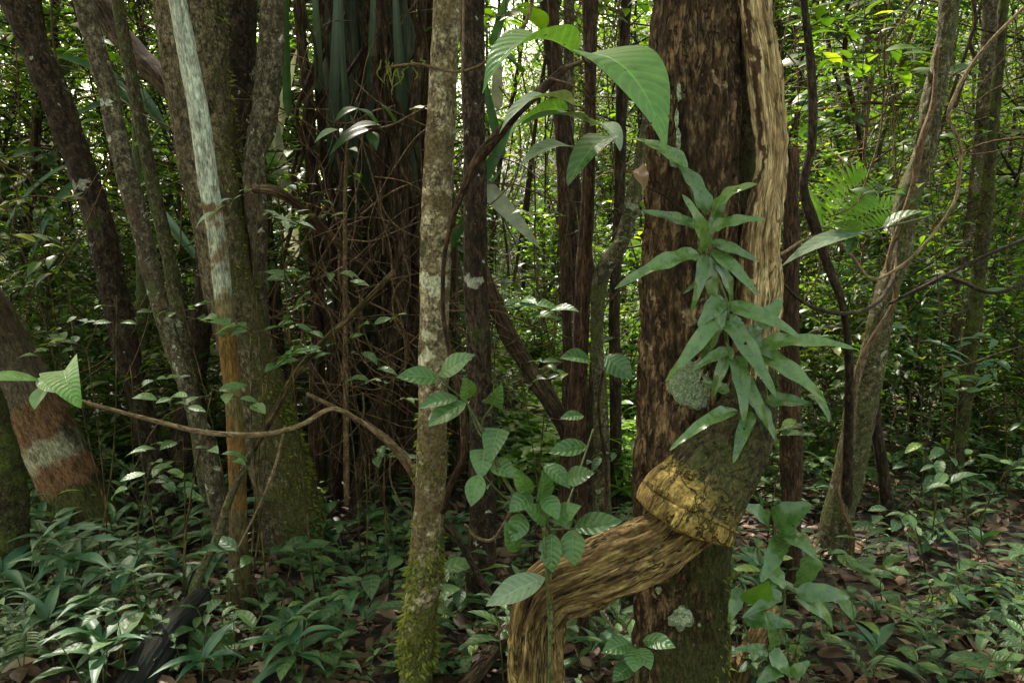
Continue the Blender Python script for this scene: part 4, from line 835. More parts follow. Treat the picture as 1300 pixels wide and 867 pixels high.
# broad-leaved sapling in the middle
bs = plant('broad_leaved_sapling', 'sapling with veined oval leaves in front of the yellow liana and the pale trunk', 'sapling', 1.95, 700, 900)
stems(bs, [[(590, 508, 2.0, 1.8), (604, 532, 1.99, 2), (622, 568, 1.98, 2.3), (636, 600, 1.96, 2.5), (662, 640, 1.95, 2.6), (690, 668, 1.93, 3), (697, 720, 1.96, 3), (700, 800, 1.98, 3.2), (703, 1000, 2.0, 4), (703, 1500, 2.0, 5)],
    [(592, 508, 2.0, 1.3), (606, 545, 1.98, 1.4), (630, 580, 1.97, 1.4), (640, 605, 1.97, 1.4)], [(558, 478, 2.0, 1.4), (570, 492, 2.0, 1.4), (590, 508, 2.0, 1.5)], [(627, 513, 1.98, 1.2), (612, 535, 1.97, 1.3), (617, 552, 1.98, 1.4)],
    [(616, 605, 1.97, 1.2), (640, 630, 1.96, 1.4), (672, 650, 1.95, 1.5), (690, 668, 1.93, 1.6)], [(688, 625, 1.93, 1.3), (692, 645, 1.93, 1.3), (696, 668, 1.93, 1.5)], [(753, 545, 2.2, 1.3), (735, 600, 2.1, 1.6), (718, 645, 1.98, 1.6), (704, 668, 1.93, 1.6)], [(700, 672, 1.93, 1.6), (716, 671, 1.92, 1.6), (731, 671, 1.9, 1.4)]], 'greenstem')
BL = [((558, 481), (503, 479), 23, 'ell'), ((559, 477), (602, 450), 24, 'ell'), ((593, 507), (589, 478), 23, 'ell'), ((581, 506), (531, 519), 18, 'ell'), ((592, 511), (543, 542), 25, 'ell'), ((626, 514), (637, 487), 26, 'heart'), ((634, 544), (622, 587), 34, 'heart'), ((615, 570), (611, 607), 34, 'heart'),
      ((609, 602), (598, 643), 25, 'ell'), ((624, 588), (652, 607), 26, 'ell'), ((674, 626), (652, 592), 22, 'ell'), ((684, 637), (688, 596), 24, 'ell'), ((675, 628), (647, 650), 25, 'ell'), ((688, 628), (709, 660), 24, 'ell'), ((696, 662), (664, 642), 23, 'ell'), ((702, 662), (738, 642), 25, 'ell'),
      ((663, 652), (649, 688), 27, 'ell'), ((729, 670), (790, 661), 28, 'ell'), ((701, 677), (702, 727), 29, 'ell'), ((727, 671), (730, 718), 31, 'ell'), ((692, 733), (617, 769), 32, 'heroash'), ((745, 566), (696, 575), 22, 'ell'), ((750, 458), (711, 455), 20, 'ell'), ((768, 453), (803, 482), 28, 'ell'), ((741, 528), (711, 532), 14, 'ell'),
      ((712, 655), (722, 672), 24, 'ell'), ((690, 590), (724, 620), 22, 'ell'), ((655, 700), (640, 660), 22, 'ell'), ((720, 610), (755, 600), 24, 'ell')]
for (b, t, w, k) in BL:
    Y = 1.93 if b[1] > 600 else 1.98
    if b[0] > 735: Y = 2.25
    hleaf(bs, b, t, w*1.08, Y, Y-.04, 'heart' if k == 'heart' else 'ell', 'heroash' if k == 'heroash' else 'sap', up=(rl.uniform(-.4, .4), -.65, rl.uniform(.4, .8)), droop=rl.uniform(.4, .9), fold=rl.uniform(.15, .35), nu=16, nv=8, wave=.006)
# little sapling at the foot of the main tree
fs_ = plant('broad_leaved_seedling', 'seedling with five glossy oval leaves at the foot of the main tree', 'seedling', 1.9, 803, 870)
stems(fs_, [[(806, 818, 1.9, 1.8), (808, 860, 1.92, 2.2), (806, 1000, 1.95, 3)]])
for b, t, w in [((801, 816), (764, 829), 26), ((806, 822), (805, 853), 30), ((816, 812), (858, 822), 22), ((812, 822), (826, 850), 22), ((800, 845), (778, 865), 24)]:
    hleaf(fs_, b, t, w, 1.9, 1.85, 'ell', 'sap', droop=.6, fold=.2)

# glossy wavy-leaved plant at the lower right
wp = plant('strap_leaved_climber', 'second glossy wavy-leaved plant, low beside the foot of the main tree', 'climbing plant', 2.2, 985, 880)
stems(wp, [[(982, 650, 2.15, 1.6), (984, 700, 2.15, 1.8), (996, 752, 2.15, 2), (990, 800, 2.15, 2.2), (984, 860, 2.15, 2.2), (980, 1000, 2.15, 2.5)], [(1012, 752, 2.12, 1.5), (996, 752, 2.15, 1.6)], [(946, 765, 2.1, 1.2), (944, 790, 2.12, 1.4), (960, 830, 2.12, 1.4)]])
for b, t, w in [((977, 670), (936, 640), 26), ((985, 668), (1030, 640), 40), ((992, 677), (1036, 709), 24), ((1032, 703), (1008, 746), 27), ((966, 713), (940, 697), 22), ((991, 684), (966, 739), 26), ((975, 722), (996, 747), 22), ((992, 752), (942, 784), 19), ((1010, 752), (1079, 758), 25), ((1009, 757), (1057, 801), 22), ((943, 786), (1009, 795), 23), ((981, 822), (971, 779), 17), ((975, 828), (932, 823), 16), ((976, 829), (1003, 858), 24), ((1005, 858), (1028, 839), 19), ((990, 846), (960, 868), 22), ((984, 690), (1010, 668), 24), ((940, 745), (925, 790), 20)]:
    hleaf(wp, b, t, w*1.1, 2.12, 2.12+rl.uniform(-.1, .03), 'strapl', 'strap', up=(rl.uniform(-.4, .4), -.6, rl.uniform(.4, .9)), droop=rl.uniform(.5, 1.3), fold=.2, wave=.02, nu=24, nv=6)
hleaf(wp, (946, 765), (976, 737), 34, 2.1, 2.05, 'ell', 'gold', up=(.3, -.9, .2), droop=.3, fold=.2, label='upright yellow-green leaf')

# leaves at the left edge on the bare twig
ll = plant('broad_leaved_twig', 'pale green leaves at the left edge, at the end of the bare brown twig', 'leafy twig', 1.8, 60, 880)
stems(ll, [[(101, 509, 1.8, 1.5), (85, 500, 1.79, 1.4), (52, 484, 1.78, 1.4), (20, 482, 1.8, 1.3)]], 'twig')
hleaf(ll, (50, 483), (-30, 484), 24, 1.78, 1.7, 'ell', 'hero', up=(0, -.45, 1), droop=.5, fold=.2)
hleaf(ll, (82, 470), (103, 518), 58, 1.78, 1.68, 'heart', 'hero', up=(.1, -.85, .5), droop=.9, fold=.5)
hleaf(ll, (48, 480), (92, 500), 30, 1.79, 1.74, 'ell', 'hero', up=(0, -.6, .8), droop=.3, fold=.2)
hleaf(ll, (62, 487), (44, 520), 26, 1.79, 1.74, 'ell', 'hero', up=(-.4, -.8, .4), droop=.4, fold=.2)

# the two-leaf branch at the right middle (long pale leaf) and big dark leaf in the centre-left
ra = plant('long_leaved_branch', 'leafy branch with one long pale leaf reaching left to the pale liana', 'leafy branch', 3., 1110, 700)
stems(ra, [[(1180, 275, 2.8, 1.6), (1120, 290, 2.75, 1.6), (1075, 300, 2.7, 1.5), (1060, 320, 2.7, 1.2)]])
hleaf(ra, (1098, 296), (990, 340), 26, 2.7, 2.6, 'lance', 'heroash', up=(0, -.35, 1), droop=.7, fold=.15)
hleaf(ra, (1120, 292), (1178, 268), 22, 2.75, 2.7, 'lance', 'sap', up=(0, -.4, 1), droop=.7)
hleaf(ra, (1088, 298), (1056, 284), 30, 2.72, 2.66, 'ell', 'sap', up=(0, .1, 1), droop=.5)
hleaf(ra, (1085, 300), (1075, 325), 14, 2.72, 2.66, 'ell', 'sap')
da = plant('dark_leaved_shrub', 'shrub branch with dark lobed-looking leaves in front of the hanging roots', 'shrub', 3.4, 460, 640)
stems(da, [[(544, 134, 3.2, 1.2), (500, 158, 3.3, 1.6), (470, 165, 3.35, 1.5), (450, 172, 3.4, 1.5), (440, 200, 3.5, 2), (438, 330, 3.6, 3), (440, 640, 3.6, 4)]], 'twig')
for b, t, w in [((478, 158), (452, 138), 22), ((455, 138), (424, 156), 16), ((484, 160), (434, 172), 20), ((470, 165), (418, 198), 26), ((430, 165), (399, 182), 14), ((470, 168), (478, 192), 16), ((500, 158), (482, 132), 20), ((520, 140), (546, 140), 10), ((442, 190), (455, 194), 10)]:
    hleaf(da, b, t, w, 3.35, 3.3, 'drip', 'bgd' if w > 14 else 'heroash', up=(0, -.4, .9), droop=.6, nu=12, nv=6)

# long blades of screw pine / palms in the mid distance
bp = plant('screw_pine', 'screw pine with broad stiff dark green blades among the trunks, upper centre', 'screw pine', 4.6, 560, 600)
stems(bp, [[(560, 60, 4.9, 9), (566, 200, 4.9, 9), (575, 400, 4.9, 9), (580, 620, 4.9, 10)]], 'root', 'trunk')
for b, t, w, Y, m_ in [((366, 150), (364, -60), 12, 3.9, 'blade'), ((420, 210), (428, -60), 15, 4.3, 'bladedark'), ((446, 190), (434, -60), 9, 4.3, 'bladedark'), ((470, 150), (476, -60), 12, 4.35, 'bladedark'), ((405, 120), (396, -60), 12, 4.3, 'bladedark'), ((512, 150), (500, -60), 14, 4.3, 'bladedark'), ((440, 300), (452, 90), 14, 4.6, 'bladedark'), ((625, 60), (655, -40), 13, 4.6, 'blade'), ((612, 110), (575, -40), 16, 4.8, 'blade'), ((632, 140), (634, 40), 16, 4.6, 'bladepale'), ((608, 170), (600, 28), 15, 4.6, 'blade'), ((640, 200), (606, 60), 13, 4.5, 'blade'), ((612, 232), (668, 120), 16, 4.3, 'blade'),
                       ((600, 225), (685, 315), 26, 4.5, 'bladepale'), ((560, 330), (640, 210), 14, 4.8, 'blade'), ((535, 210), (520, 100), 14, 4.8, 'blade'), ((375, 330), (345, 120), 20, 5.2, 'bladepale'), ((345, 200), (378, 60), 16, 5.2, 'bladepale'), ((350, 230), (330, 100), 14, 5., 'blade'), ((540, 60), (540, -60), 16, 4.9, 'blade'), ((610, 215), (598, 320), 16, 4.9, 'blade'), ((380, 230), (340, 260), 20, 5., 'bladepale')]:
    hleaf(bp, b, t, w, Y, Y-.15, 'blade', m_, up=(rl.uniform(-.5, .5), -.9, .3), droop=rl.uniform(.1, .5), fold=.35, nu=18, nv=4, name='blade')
pl = plant('dark_palm', 'low palm with long dark folded blades behind the two leaning trunks', 'palm', 5.2, 160, 560)
stems(pl, [[(170, 130, 5.3, 4), (175, 220, 5.3, 6), (180, 350, 5.3, 7), (180, 560, 5.3, 8)]], 'greenstem', 'trunk')
for b, t, w in [((175, 130), (60, 70), 22), ((175, 130), (90, 150), 14), ((150, 100), (215, 170), 26), ((130, 90), (190, 160), 20), ((160, 110), (240, 90), 16), ((100, 230), (40, 330), 12), ((90, 210), (0, 318), 10), ((70, 330), (30, 370), 10), ((60, 370), (-20, 395), 12), ((80, 410), (160, 470), 10), ((200, 270), (260, 340), 18), ((180, 250), (230, 130), 16)]:
    hleaf(pl, b, t, w, 5.2, 5., 'blade', 'blade', up=(rl.uniform(-.4, .4), -.5, .7), droop=rl.uniform(.3, 1), fold=.5, nu=16, nv=4, name='blade')

# ferns: one frond group tinted as sunlit at right, one small at the bottom
def fern(name, label, Y, fr, mat='fern'):
    root = plant(name, label, 'fern', Y, fr[0][0][0], fr[0][0][1])
    for b, t, wpx in fr:
        B = P(*b, Y); T = P(*t, Y-.2); mb = MB(); n = 17
        mid = (B+T)/2+np.array([0, 0, .12*np.linalg.norm(T-B)]); q = catmull(np.array([B, mid, T]), n)
        tube(mb, q, np.linspace(.004, .001, n), nseg=4, n=n, cap=False)
        d = np.gradient(q, axis=0); d /= np.linalg.norm(d, axis=1)[:, None]; up = np.array([.1, -.75, .6]); s = np.cross(d, up); s /= np.linalg.norm(s, axis=1)[:, None]
        L = wpx*Y/F*np.sin(np.linspace(.35, PI, n))**.7
        for sg in (-1, 1): leaves(mb, q[1:-1], sg*s[1:-1]+d[1:-1]*.35, up, L[1:-1], L[1:-1]*.15+.004, .5, .1, 'lance', 6, 2)
        mb.build('frond', LF[mat], root)
    return root
fern('fern', 'sun-tinted yellow-green fern frond among the stems, right of the pale liana', 5.2, [((1048, 292), (1108, 222), 44), ((1062, 300), (1150, 262), 34), ((1045, 300), (1020, 240), 22)])
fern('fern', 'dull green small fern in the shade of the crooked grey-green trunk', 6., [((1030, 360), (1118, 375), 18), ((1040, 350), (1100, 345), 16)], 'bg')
fern('fern', 'sun-tinted fern far behind, seen between the stems and the main tree', 7.5, [((822, 320), (795, 315), 14), ((830, 330), (812, 318), 14)])
for k, (x, y) in enumerate([(60, 760), (545, 600), (700, 640)]):
    pass

# ================================================================== REPEATED PLANTS (each copy an object with its parts)
def herb_proto(kind, seed):
    rs = np.random.RandomState(seed); st = MB(); fo = MB()
    if kind in ('oval', 'seed'):
        big = kind == 'oval'
        nst = rs.randint(1, 3)
        for _ in range(nst):
            h = rs.uniform(.11, .22) if big else rs.uniform(.05, .10); d = np.array([rs.uniform(-.35, .35), rs.uniform(-.35, .35), 1]); d /= np.linalg.norm(d)
            o0 = np.array([rs.uniform(-.02, .02), rs.uniform(-.02, .02), -.01]); tip = o0+d*h+np.array([rs.uniform(-.02, .02), 0, 0])
            tube(st, [o0, (o0+tip)/2+rs.normal(size=3)*.006, tip], [.0022, .0018, .0012], nseg=5, n=6, cap=False)
            pr = rs.randint(2, 5) if big else 2
            for j in range(pr):
                f = (j+1)/pr; p = o0+(tip-o0)*f; a = rs.uniform(0, PI)+j*PI/2
                for s in (0, PI):
                    az = a+s+rs.uniform(-.35, .35); D = np.array([math.cos(az), math.sin(az), rs.uniform(-.05, .55)])
                    L = (rs.uniform(.062, .11) if big else rs.uniform(.032, .055))*(.75+.4*math.sin(PI*f))
                    leaves(fo, p, D, (0, 0, 1), L, L*rs.uniform(.36, .47), rs.uniform(.4, 1.1), rs.uniform(.15, .35), 'ell', 7, 4, wave=.012, rs=rs)
    elif kind == 'long':
        n = rs.randint(6, 10); h = rs.uniform(.06, .18)
        tube(st, [[0, 0, -.01], [.01, 0, h/2], [.0, .01, h]], [.0028, .0024, .0018], nseg=5, n=6, cap=False)
        for j in range(n):
            az = j*2.4+rs.uniform(-.3, .3); f = rs.uniform(.35, 1)
            D = np.array([math.cos(az), math.sin(az), rs.uniform(.2, .9)]); L = rs.uniform(.11, .19)
            leaves(fo, [0, 0, h*f], D, (0, 0, 1), L, L*rs.uniform(.17, .26), rs.uniform(.7, 1.5), rs.uniform(.2, .4), 'lance', 9, 4, wave=.008, rs=rs)
    elif kind == 'bamboo':
        for q in range(rs.randint(2, 4)):
            az = rs.uniform(0, 6.28); h = rs.uniform(.14, .26); e = np.array([math.cos(az)*.12, math.sin(az)*.12, h])
            pth = catmull(np.array([[0, 0, -.01], e*[.35, .35, .6], e]), 9); tube(st, pth, np.linspace(.002, .001, 9), nseg=4, n=9, cap=False)
            dd = np.array([math.cos(az), math.sin(az), .1]); sd = np.array([-dd[1], dd[0], 0])
            for j in range(3, 9):
                for s in (-1, 1):
                    L = rs.uniform(.05, .085); leaves(fo, pth[j], sd*s+dd*.6+np.array([0, 0, .1]), (0, 0, 1), L, L*.24, rs.uniform(.4, .9), .2, 'lance', 6, 2, rs=rs)
    mats = {'oval': LF['herb'], 'seed': LF['herb'], 'long': LF['herb2'], 'bamboo': LF['herb']}
    return st.mesh('stem', MAT['greenstem']), fo.mesh('foliage', mats[kind])
LMX = sorted([(proj(np.array([b[0], b[1], b[2]+.1]))[0], n, b[1]) for b, n in LANDM])
ORD = ['closest', 'second closest', 'third closest', 'fourth closest', 'fifth closest', 'sixth closest', 'seventh closest', 'eighth closest', 'ninth closest', 'tenth closest', 'eleventh closest', 'twelfth closest', 'thirteenth closest', 'fourteenth closest', 'fifteenth closest', 'sixteenth closest', 'seventeenth closest', 'eighteenth closest', 'nineteenth closest', 'twentieth closest']
def label_set(objs, kindword, low):
    """objs: list of (obj, pos): give each a label by the gap between landmarks it stands in and its rank from the camera"""
    bins = {}
    for o, p in objs:
        x = proj(p)[0]; i = sum(1 for l in LMX if l[0] < x); bins.setdefault(i, []).append((p[1], o))
    for i, l in bins.items():
        l.sort(key=lambda t: t[0])
        where = f'left of the {LMX[0][1]}' if i == 0 else f'right of the {LMX[-1][1]}' if i == len(LMX) else f'just right of the {LMX[i-1][1]}'
        for k, (_, o) in enumerate(l):
            o['label'] = f'{kindword}, {ORD[k]} {where}' if k < len(ORD)-1 else f'{kindword}, far back {where}'
HK = {'oval': ('oval_leaved_herb', 'oval-leaved herb', 'oval-leaved herbs in the leaf litter'), 'seed': ('seedling', 'tiny seedling', 'small seedlings in the leaf litter'),
      'long': ('long_leaved_herb', 'long-leaved herb', 'long-leaved herbs in the leaf litter'), 'bamboo': ('narrow_leaved_herb', 'narrow-leaved herb', 'narrow-leaved herbs in the leaf litter')}
protos = {k: [herb_proto(k, 100*i+len(k)) for i in range(n)] for k, n in (('oval', 7), ('seed', 4), ('long', 5), ('bamboo', 4))}
OBST = [(l[0][0], l[0][1]) for l in LANDM]
rs = np.random.RandomState(21)
placed = {k: [] for k in HK}
def put(kind, x, y, s):
    st, fo = protos[kind][rs.randint(len(protos[kind]))]
    nm = HK[kind]; z = float(gh(x, y))
    r = thing(nm[0], nm[1], 'herb' if kind != 'seed' else 'seedling', (x, y, z), nm[2]); r.rotation_euler = (rs.uniform(-.15, .15), rs.uniform(-.15, .15), rs.uniform(0, 6.28)); r.scale = (s, s, s)
    for me, n_ in ((st, 'stem'), (fo, 'foliage')):
        o = bpy.data.objects.new(n_, me); C.objects.link(o); o.parent = r
    placed[kind].append((r, np.array([x, y, z])))
cells = set(); cnt = 0; tries = 0
while cnt < 510 and tries < 9000:
    tries += 1
    px = rs.uniform(-30, 1330); py = 560+330*rs.rand()**.8
    if px > 960: py = 520+370*rs.rand()
    q = G(px, min(py, 930)); x, y = q[0], q[1]
    if y < 1.75: continue
    dens = 1. if px < 330 and py > 640 else .75 if px < 660 else .6 if px < 820 else .52
    if 120 < px < 290 and 730 < py < 880 and rs.rand() < .8: continue
    if 180 < px < 340 and 640 < py < 740 and rs.rand() < .6: continue
    dens *= .55+.8*(vn(np.array([x*2.2, y*2.2, 4.]), 3)*.5+.5)
    if rs.rand() > dens: continue
    c = (int(x/.105), int(y/.12))
    if c in cells: continue
    cells.add(c); cnt += 1
    if px < 300: kind = rs.choice(['oval', 'long', 'bamboo', 'seed'], p=[.50, .36, .04, .1])
    elif px < 800: kind = rs.choice(['oval', 'long', 'bamboo', 'seed'], p=[.66, .06, .02, .26])
    else: kind = rs.choice(['oval', 'long', 'bamboo', 'seed'], p=[.52, .15, .03, .3])
    put(kind, x, y, rs.uniform(.9, 1.5) if px < 330 else rs.uniform(.8, 1.35))
for k in HK: label_set(placed[k], HK[k][1], True)

# further seedlings that merge into cover (past counting)
def cover(name, label, n, f_region, size, mat, seed, kinds=('ell', 'lance')):
    rs = np.random.RandomState(seed); mb = MB()
    pos = f_region(rs, n); n = len(pos)
    m = rs.randint(4, 9, n); idx = np.repeat(np.arange(n), m); N_ = len(idx)
    hgt = rs.uniform(.04, .3, n)[idx]*rs.uniform(.5, 1., N_)*size
    p = pos[idx]+np.stack([rs.normal(0, .035, N_), rs.normal(0, .035, N_), hgt], -1)
    az = rs.uniform(0, 6.28, N_); D = np.stack([np.cos(az), np.sin(az), rs.uniform(-.1, .6, N_)], -1)
    L = rs.uniform(.05, .11, N_)*size; k = rs.rand(N_) < .7
    leaves(mb, p[k], D[k], rdir(k.sum(), rs)*.3+np.array([0, 0, 1]), L[k], L[k]*rs.uniform(.35, .5, k.sum()), .8, .25, 'ell', 4, 2, rs=rs)
    k = ~k; leaves(mb, p[k], D[k], (0, 0, 1), L[k]*1.5, L[k]*.3, .9, .25, 'lance', 4, 2, rs=rs)
    return tag(mb.build(name, LF[mat]), label, None, None, 'stuff')
def reg(y0, y1, keep=lambda x, y, r: True, wide=.75):
    def f(rs, n):
        y = y0+(y1-y0)*rs.rand(n)**1.1; x = rs.uniform(-wide, wide, n)*(y+.6)
        k = vn(np.stack([x*1.3, y*1.3, x*0], -1), 13)+rs.uniform(-.8, 1., n) > 0
        x, y = x[k], y[k]; return np.stack([x, y, gh(x, y)], -1)
    return f
cover('ground_cover', 'low green seedlings scattered over the forest floor', 800, reg(4.4, 9), .95, 'herb', 31)
cover('ground_cover_slope', 'low green plants covering the slope at the right', 420, lambda rs, n: (lambda y, x: np.stack([x, y, gh(x, y)], -1))(*(lambda y: (y, (.22+.55*rs.rand(n))*y))(4.2+5*rs.rand(n))), 1.2, 'herb', 35)
cover('ground_cover_gap', 'bright green low growth filling the gap left of the main tree', 950, lambda rs, n: (lambda y: (lambda x: np.stack([x, y, gh(x, y)], -1))((rs.uniform(625, 835, n)-650)/1000*y))(4.3+7*rs.rand(n)), 1.5, 'gold', 36)  # lighter leaf colour stands in for sun in the gap
cover('ground_cover_far', 'dense green undergrowth covering the floor further back', 5200, reg(8, 24), 1.9, 'bg', 32)

# leaf litter
rs = np.random.RandomState(5); mb = MB(); n = 15000
y = 1.5+8.5*rs.rand(n)**1.35; x = rs.uniform(-.75, .75, n)*(y+.5)
az = rs.uniform(0, 6.28, n); Dl = np.stack([np.cos(az), np.sin(az), rs.normal(0, .22, n)], -1)
p = np.stack([x, y, gh(x, y)+rs.uniform(.003, .03, n)], -1); L = rs.uniform(.045, .13, n)
leaves(mb, p, Dl, rdir(n, rs)*.5+np.array([0, 0, 1]), L, L*rs.uniform(.3, .55, n), rs.uniform(-1.2, 1.6, n), rs.uniform(-.4, .8, n), 'ell', 5, 2, wave=.03, rs=rs)
tag(mb.build('leaf_litter', LF['litter']), 'brown dead leaves strewn over the forest floor', kind='stuff')
mb = MB()
for k in range(520):
    y = 1.8+6*rs.rand(); x = rs.uniform(-.75, .75)*(y+.5); a = rs.uniform(0, 6.28); l = rs.uniform(.08, .45)
    q0 = np.array([x, y, float(gh(x, y))+rs.uniform(.005, .05)]); q2 = q0+np.array([math.cos(a)*l, math.sin(a)*l, 0]); q2[2] = float(gh(q2[0], q2[1]))+rs.uniform(.005, .09)
    tube(mb, [q0, (q0+q2)/2+rs.normal(size=3)*.012, q2], [.001, rs.uniform(.0012, .0035), .0008], nseg=5, n=7, cap=False)
tag(mb.build('fallen_twigs', MAT['twig']), 'thin dead twigs scattered on the leaf litter', kind='stuff')

# ------------------------------------------------------------------ background saplings and shrubs
def sapling_proto(seed, height=6.5, r0=.022, leaf=.085, twigs=60, lo=.12, spread=.8, mat='bg', lean=.5, sparse=6, bark_='brown', crooked=.12):
    rs = np.random.RandomState(seed); tb = MB(); fo = MB()
    p = np.zeros(3); d = np.array([rs.uniform(-lean, lean)*.4, rs.uniform(-.1, .1), 1.]); pts = [p-np.array([0, 0, .1])]
    n = int(height/.45)
    for i in range(n):
        d = d/np.linalg.norm(d); p = p+d*.45; pts.append(p.copy()); d = d+rs.normal(size=3)*crooked+np.array([0, 0, .06])
    pts = np.array(pts); rad = np.linspace(r0, r0*.45, len(pts))
    tube(tb, pts, rad, nseg=8, n=len(pts)*5, lump=.15, seed=seed)
    q = catmull(pts, 300); LP, LD = [], []
    for k in range(twigs):
        f = lo+(1-lo)*rs.rand()**.9; b = q[int(f*299)]; az = rs.uniform(0, 6.28)
        D = np.array([math.cos(az), math.sin(az), rs.uniform(-.15, .9)]); l = rs.uniform(.25, 1.)*spread
        m_ = b+D*l*.5+rs.normal(size=3)*.05; e = b+D*l+np.array([0, 0, rs.uniform(-.25, .1)])+rs.normal(size=3)*.08
        c = catmull(np.array([b, m_, e]), 8); tube(tb, c, np.linspace(.005, .0015, 8)*(1+l), nseg=4, n=8, cap=False)
        for j in range(rs.randint(sparse//2, sparse*2)):
            t_ = rs.uniform(.25, 1); pt = c[int(t_*7)]+rs.normal(size=3)*.035; LP.append(pt); a2 = rs.uniform(0, 6.28); LD.append(D*.5+np.array([math.cos(a2), math.sin(a2), rs.uniform(-.5, .2)]))
    LP = np.array(LP); N_ = len(LP); L = rs.uniform(.6, 1.35, N_)*leaf
    leaves(fo, LP, np.array(LD), rdir(N_, rs)*.45+np.array([0, 0, 1]), L, L*rs.uniform(.33, .48, N_), rs.uniform(.3, 1.1, N_), .2, 'ell', 3, 2, rs=rs)
    return tb.mesh('trunk', MAT[bark_]), fo.mesh('crown', LF[mat])
SP = [sapling_proto(200+i, height=[7, 6, 8, 6.5, 7.5, 6, 7, 8][i], r0=[.022, .014, .035, .018, .045, .012, .028, .02][i], leaf=[.10, .09, .19, .10, .13, .08, .24, .09][i], twigs=[150, 130, 90, 150, 150, 130, 80, 160][i], sparse=[7, 8, 7, 6, 7, 9, 5, 8][i], mat=['bg', 'bg', 'bg', 'bgd', 'bg', 'bg', 'bgd', 'bg'][i], bark_=['brown', 'twig', 'greentrunk', 'brown', 'grey', 'brown', 'redbrown', 'mosstrunk'][i]) for i in range(8)]
SH = [sapling_proto(300+i, height=[1.1, 1.6, .8, 1.3, 2.0][i], r0=.009, leaf=[.09, .08, .10, .075, .1][i], twigs=[40, 50, 30, 50, 56][i], lo=.2, spread=.5, sparse=[7, 7, 6, 9, 6][i], mat=['bg', 'bgd', 'bg', 'bg', 'bg'][i], bark_='greentrunk') for i in range(5)]
def scatter(pr, name, kw, cat, group, spots, smin, smax, seed):
    rs = np.random.RandomState(seed); out = []
    for (x, y) in spots:
        t, f = pr[rs.randint(len(pr))]; z = float(gh(x, y)); s = rs.uniform(smin, smax)
        r = thing(name, kw, cat, (x, y, z), group); r.rotation_euler = (rs.uniform(-.16, .16), rs.uniform(-.16, .16), rs.uniform(0, 6.28)); r.scale = (s, s, s)
        for me, n_ in ((t, 'trunk' if name != 'shrub' else 'stem'), (f, 'crown' if name != 'shrub' else 'foliage')):
            o = bpy.data.objects.new(n_, me); C.objects.link(o); o.parent = r
        out.append((r, np.array([x, y, z])))
    label_set(out, kw, False); return out
rs = np.random.RandomState(77); spots = []
while len(spots) < 125:
    y = 5.6+13*rs.rand()**1.1; x = rs.uniform(-.78, .78)*(y+1)
    px = proj((x, y, 1.))[0]
    if 640 < px < 830 and y < 11: continue
    if abs((x-.9)*.85+(y-8.5)*.53) < 1.5 and (x-.9)*-.53+(y-8.5)*.85 > -1.5: continue
    if px > 960 and y < 5.8: continue
    if min([9]+[(x-a)**2+(y-b)**2 for a, b in spots]) < .12: continue
    spots.append((x, y))
scatter(SP, 'slender_tree', 'slender background tree', 'tree', 'slender trees in the background', spots, .8, 1.25, 78)
spots = []
while len(spots) < 45:
    y = 4.2+2.6*rs.rand(); x = rs.uniform(-.72, .75)*(y+.5); px = proj((x, y, .5))[0]
    if 400 < px < 560 and y < 5: continue
    if 640 < px < 830: continue
    spots.append((x, y))
while len(spots) < 215:
    y = 4.8+11*rs.rand()**1.2; x = rs.uniform(-.75, .75)*(y+.8); px = proj((x, y, .5))[0]
    if 640 < px < 830 and y < 7.5: continue
    if px > 950 and rs.rand() < .1: continue
    spots.append((x, y))
scatter(SH, 'shrub', 'background shrub', 'shrub', 'shrubs in the background', spots, .7, 1.25, 79)

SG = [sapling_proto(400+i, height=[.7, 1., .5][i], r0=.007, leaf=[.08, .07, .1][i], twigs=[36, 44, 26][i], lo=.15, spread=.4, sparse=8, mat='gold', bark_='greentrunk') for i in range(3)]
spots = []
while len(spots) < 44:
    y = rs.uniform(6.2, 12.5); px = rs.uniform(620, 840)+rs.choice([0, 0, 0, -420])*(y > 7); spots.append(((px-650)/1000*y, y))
scatter(SG, 'sun_tinted_shrub', 'sun-tinted shrub', 'shrub', 'sun-tinted shrubs in the gap', spots, .7, 1.3, 80)  # shrubs with sunlight put into their leaf colour

# far wall of leaves, thin stems and boughs that read as one mass
rs = np.random.RandomState(91); mb = MB()
K = 800; cy = 10+23*rs.rand(K); cx = rs.uniform(-.85, .85, K)*(cy+2); cz = gh(cx, cy)+rs.rand(K)**1.35*(2.2+cy*.42)
ok_ = ~((np.abs((cx-.9)*.85+(cy-8.5)*.53) < 2.) & ((cx-.9)*-.53+(cy-8.5)*.85 < 8)); cx, cy, cz = cx[ok_], cy[ok_], cz[ok_]; K = len(cx)
n = 210000; k = rs.randint(0, K, n); s_ = (.22+cy[k]*.024)[:, None]
p = np.stack([cx[k], cy[k], cz[k]], -1)+rs.normal(size=(n, 3))*s_*np.array([1.2, 1, .7])
p[:, 2] = np.maximum(p[:, 2], gh(p[:, 0], p[:, 1])+.05)
L = rs.uniform(.09, .17, n)*(1+np.maximum(p[:, 1]-10, 0)*.035)
leaves(mb, p, rdir(n, rs, .6), rdir(n, rs)*.6+np.array([0, 0, 1]), L, L*.45, .6, .2, 'ell', 2, 2, rs=rs)
tag(mb.build('far_forest_foliage', LF['bg']), 'far forest foliage closing the view', kind='stuff')
mb = MB()
for k in range(150):
    y = rs.uniform(9, 28); x = rs.uniform(-.8, .8)*(y+2); z = float(gh(x, y)); a = rs.normal(0, .12); r = rs.uniform(.01, .05)
    q = [np.array([x+a*t+rs.normal(0, .08), y, z+t-.1]) for t in np.linspace(0, 12, 9)]
    tube(mb, q, np.linspace(r, r*.6, 9), nseg=6, n=36, lump=.1, cap=False)
tag(mb.build('far_forest_stems', MAT['brown']), 'countless thin stems in the far forest', kind='stuff')
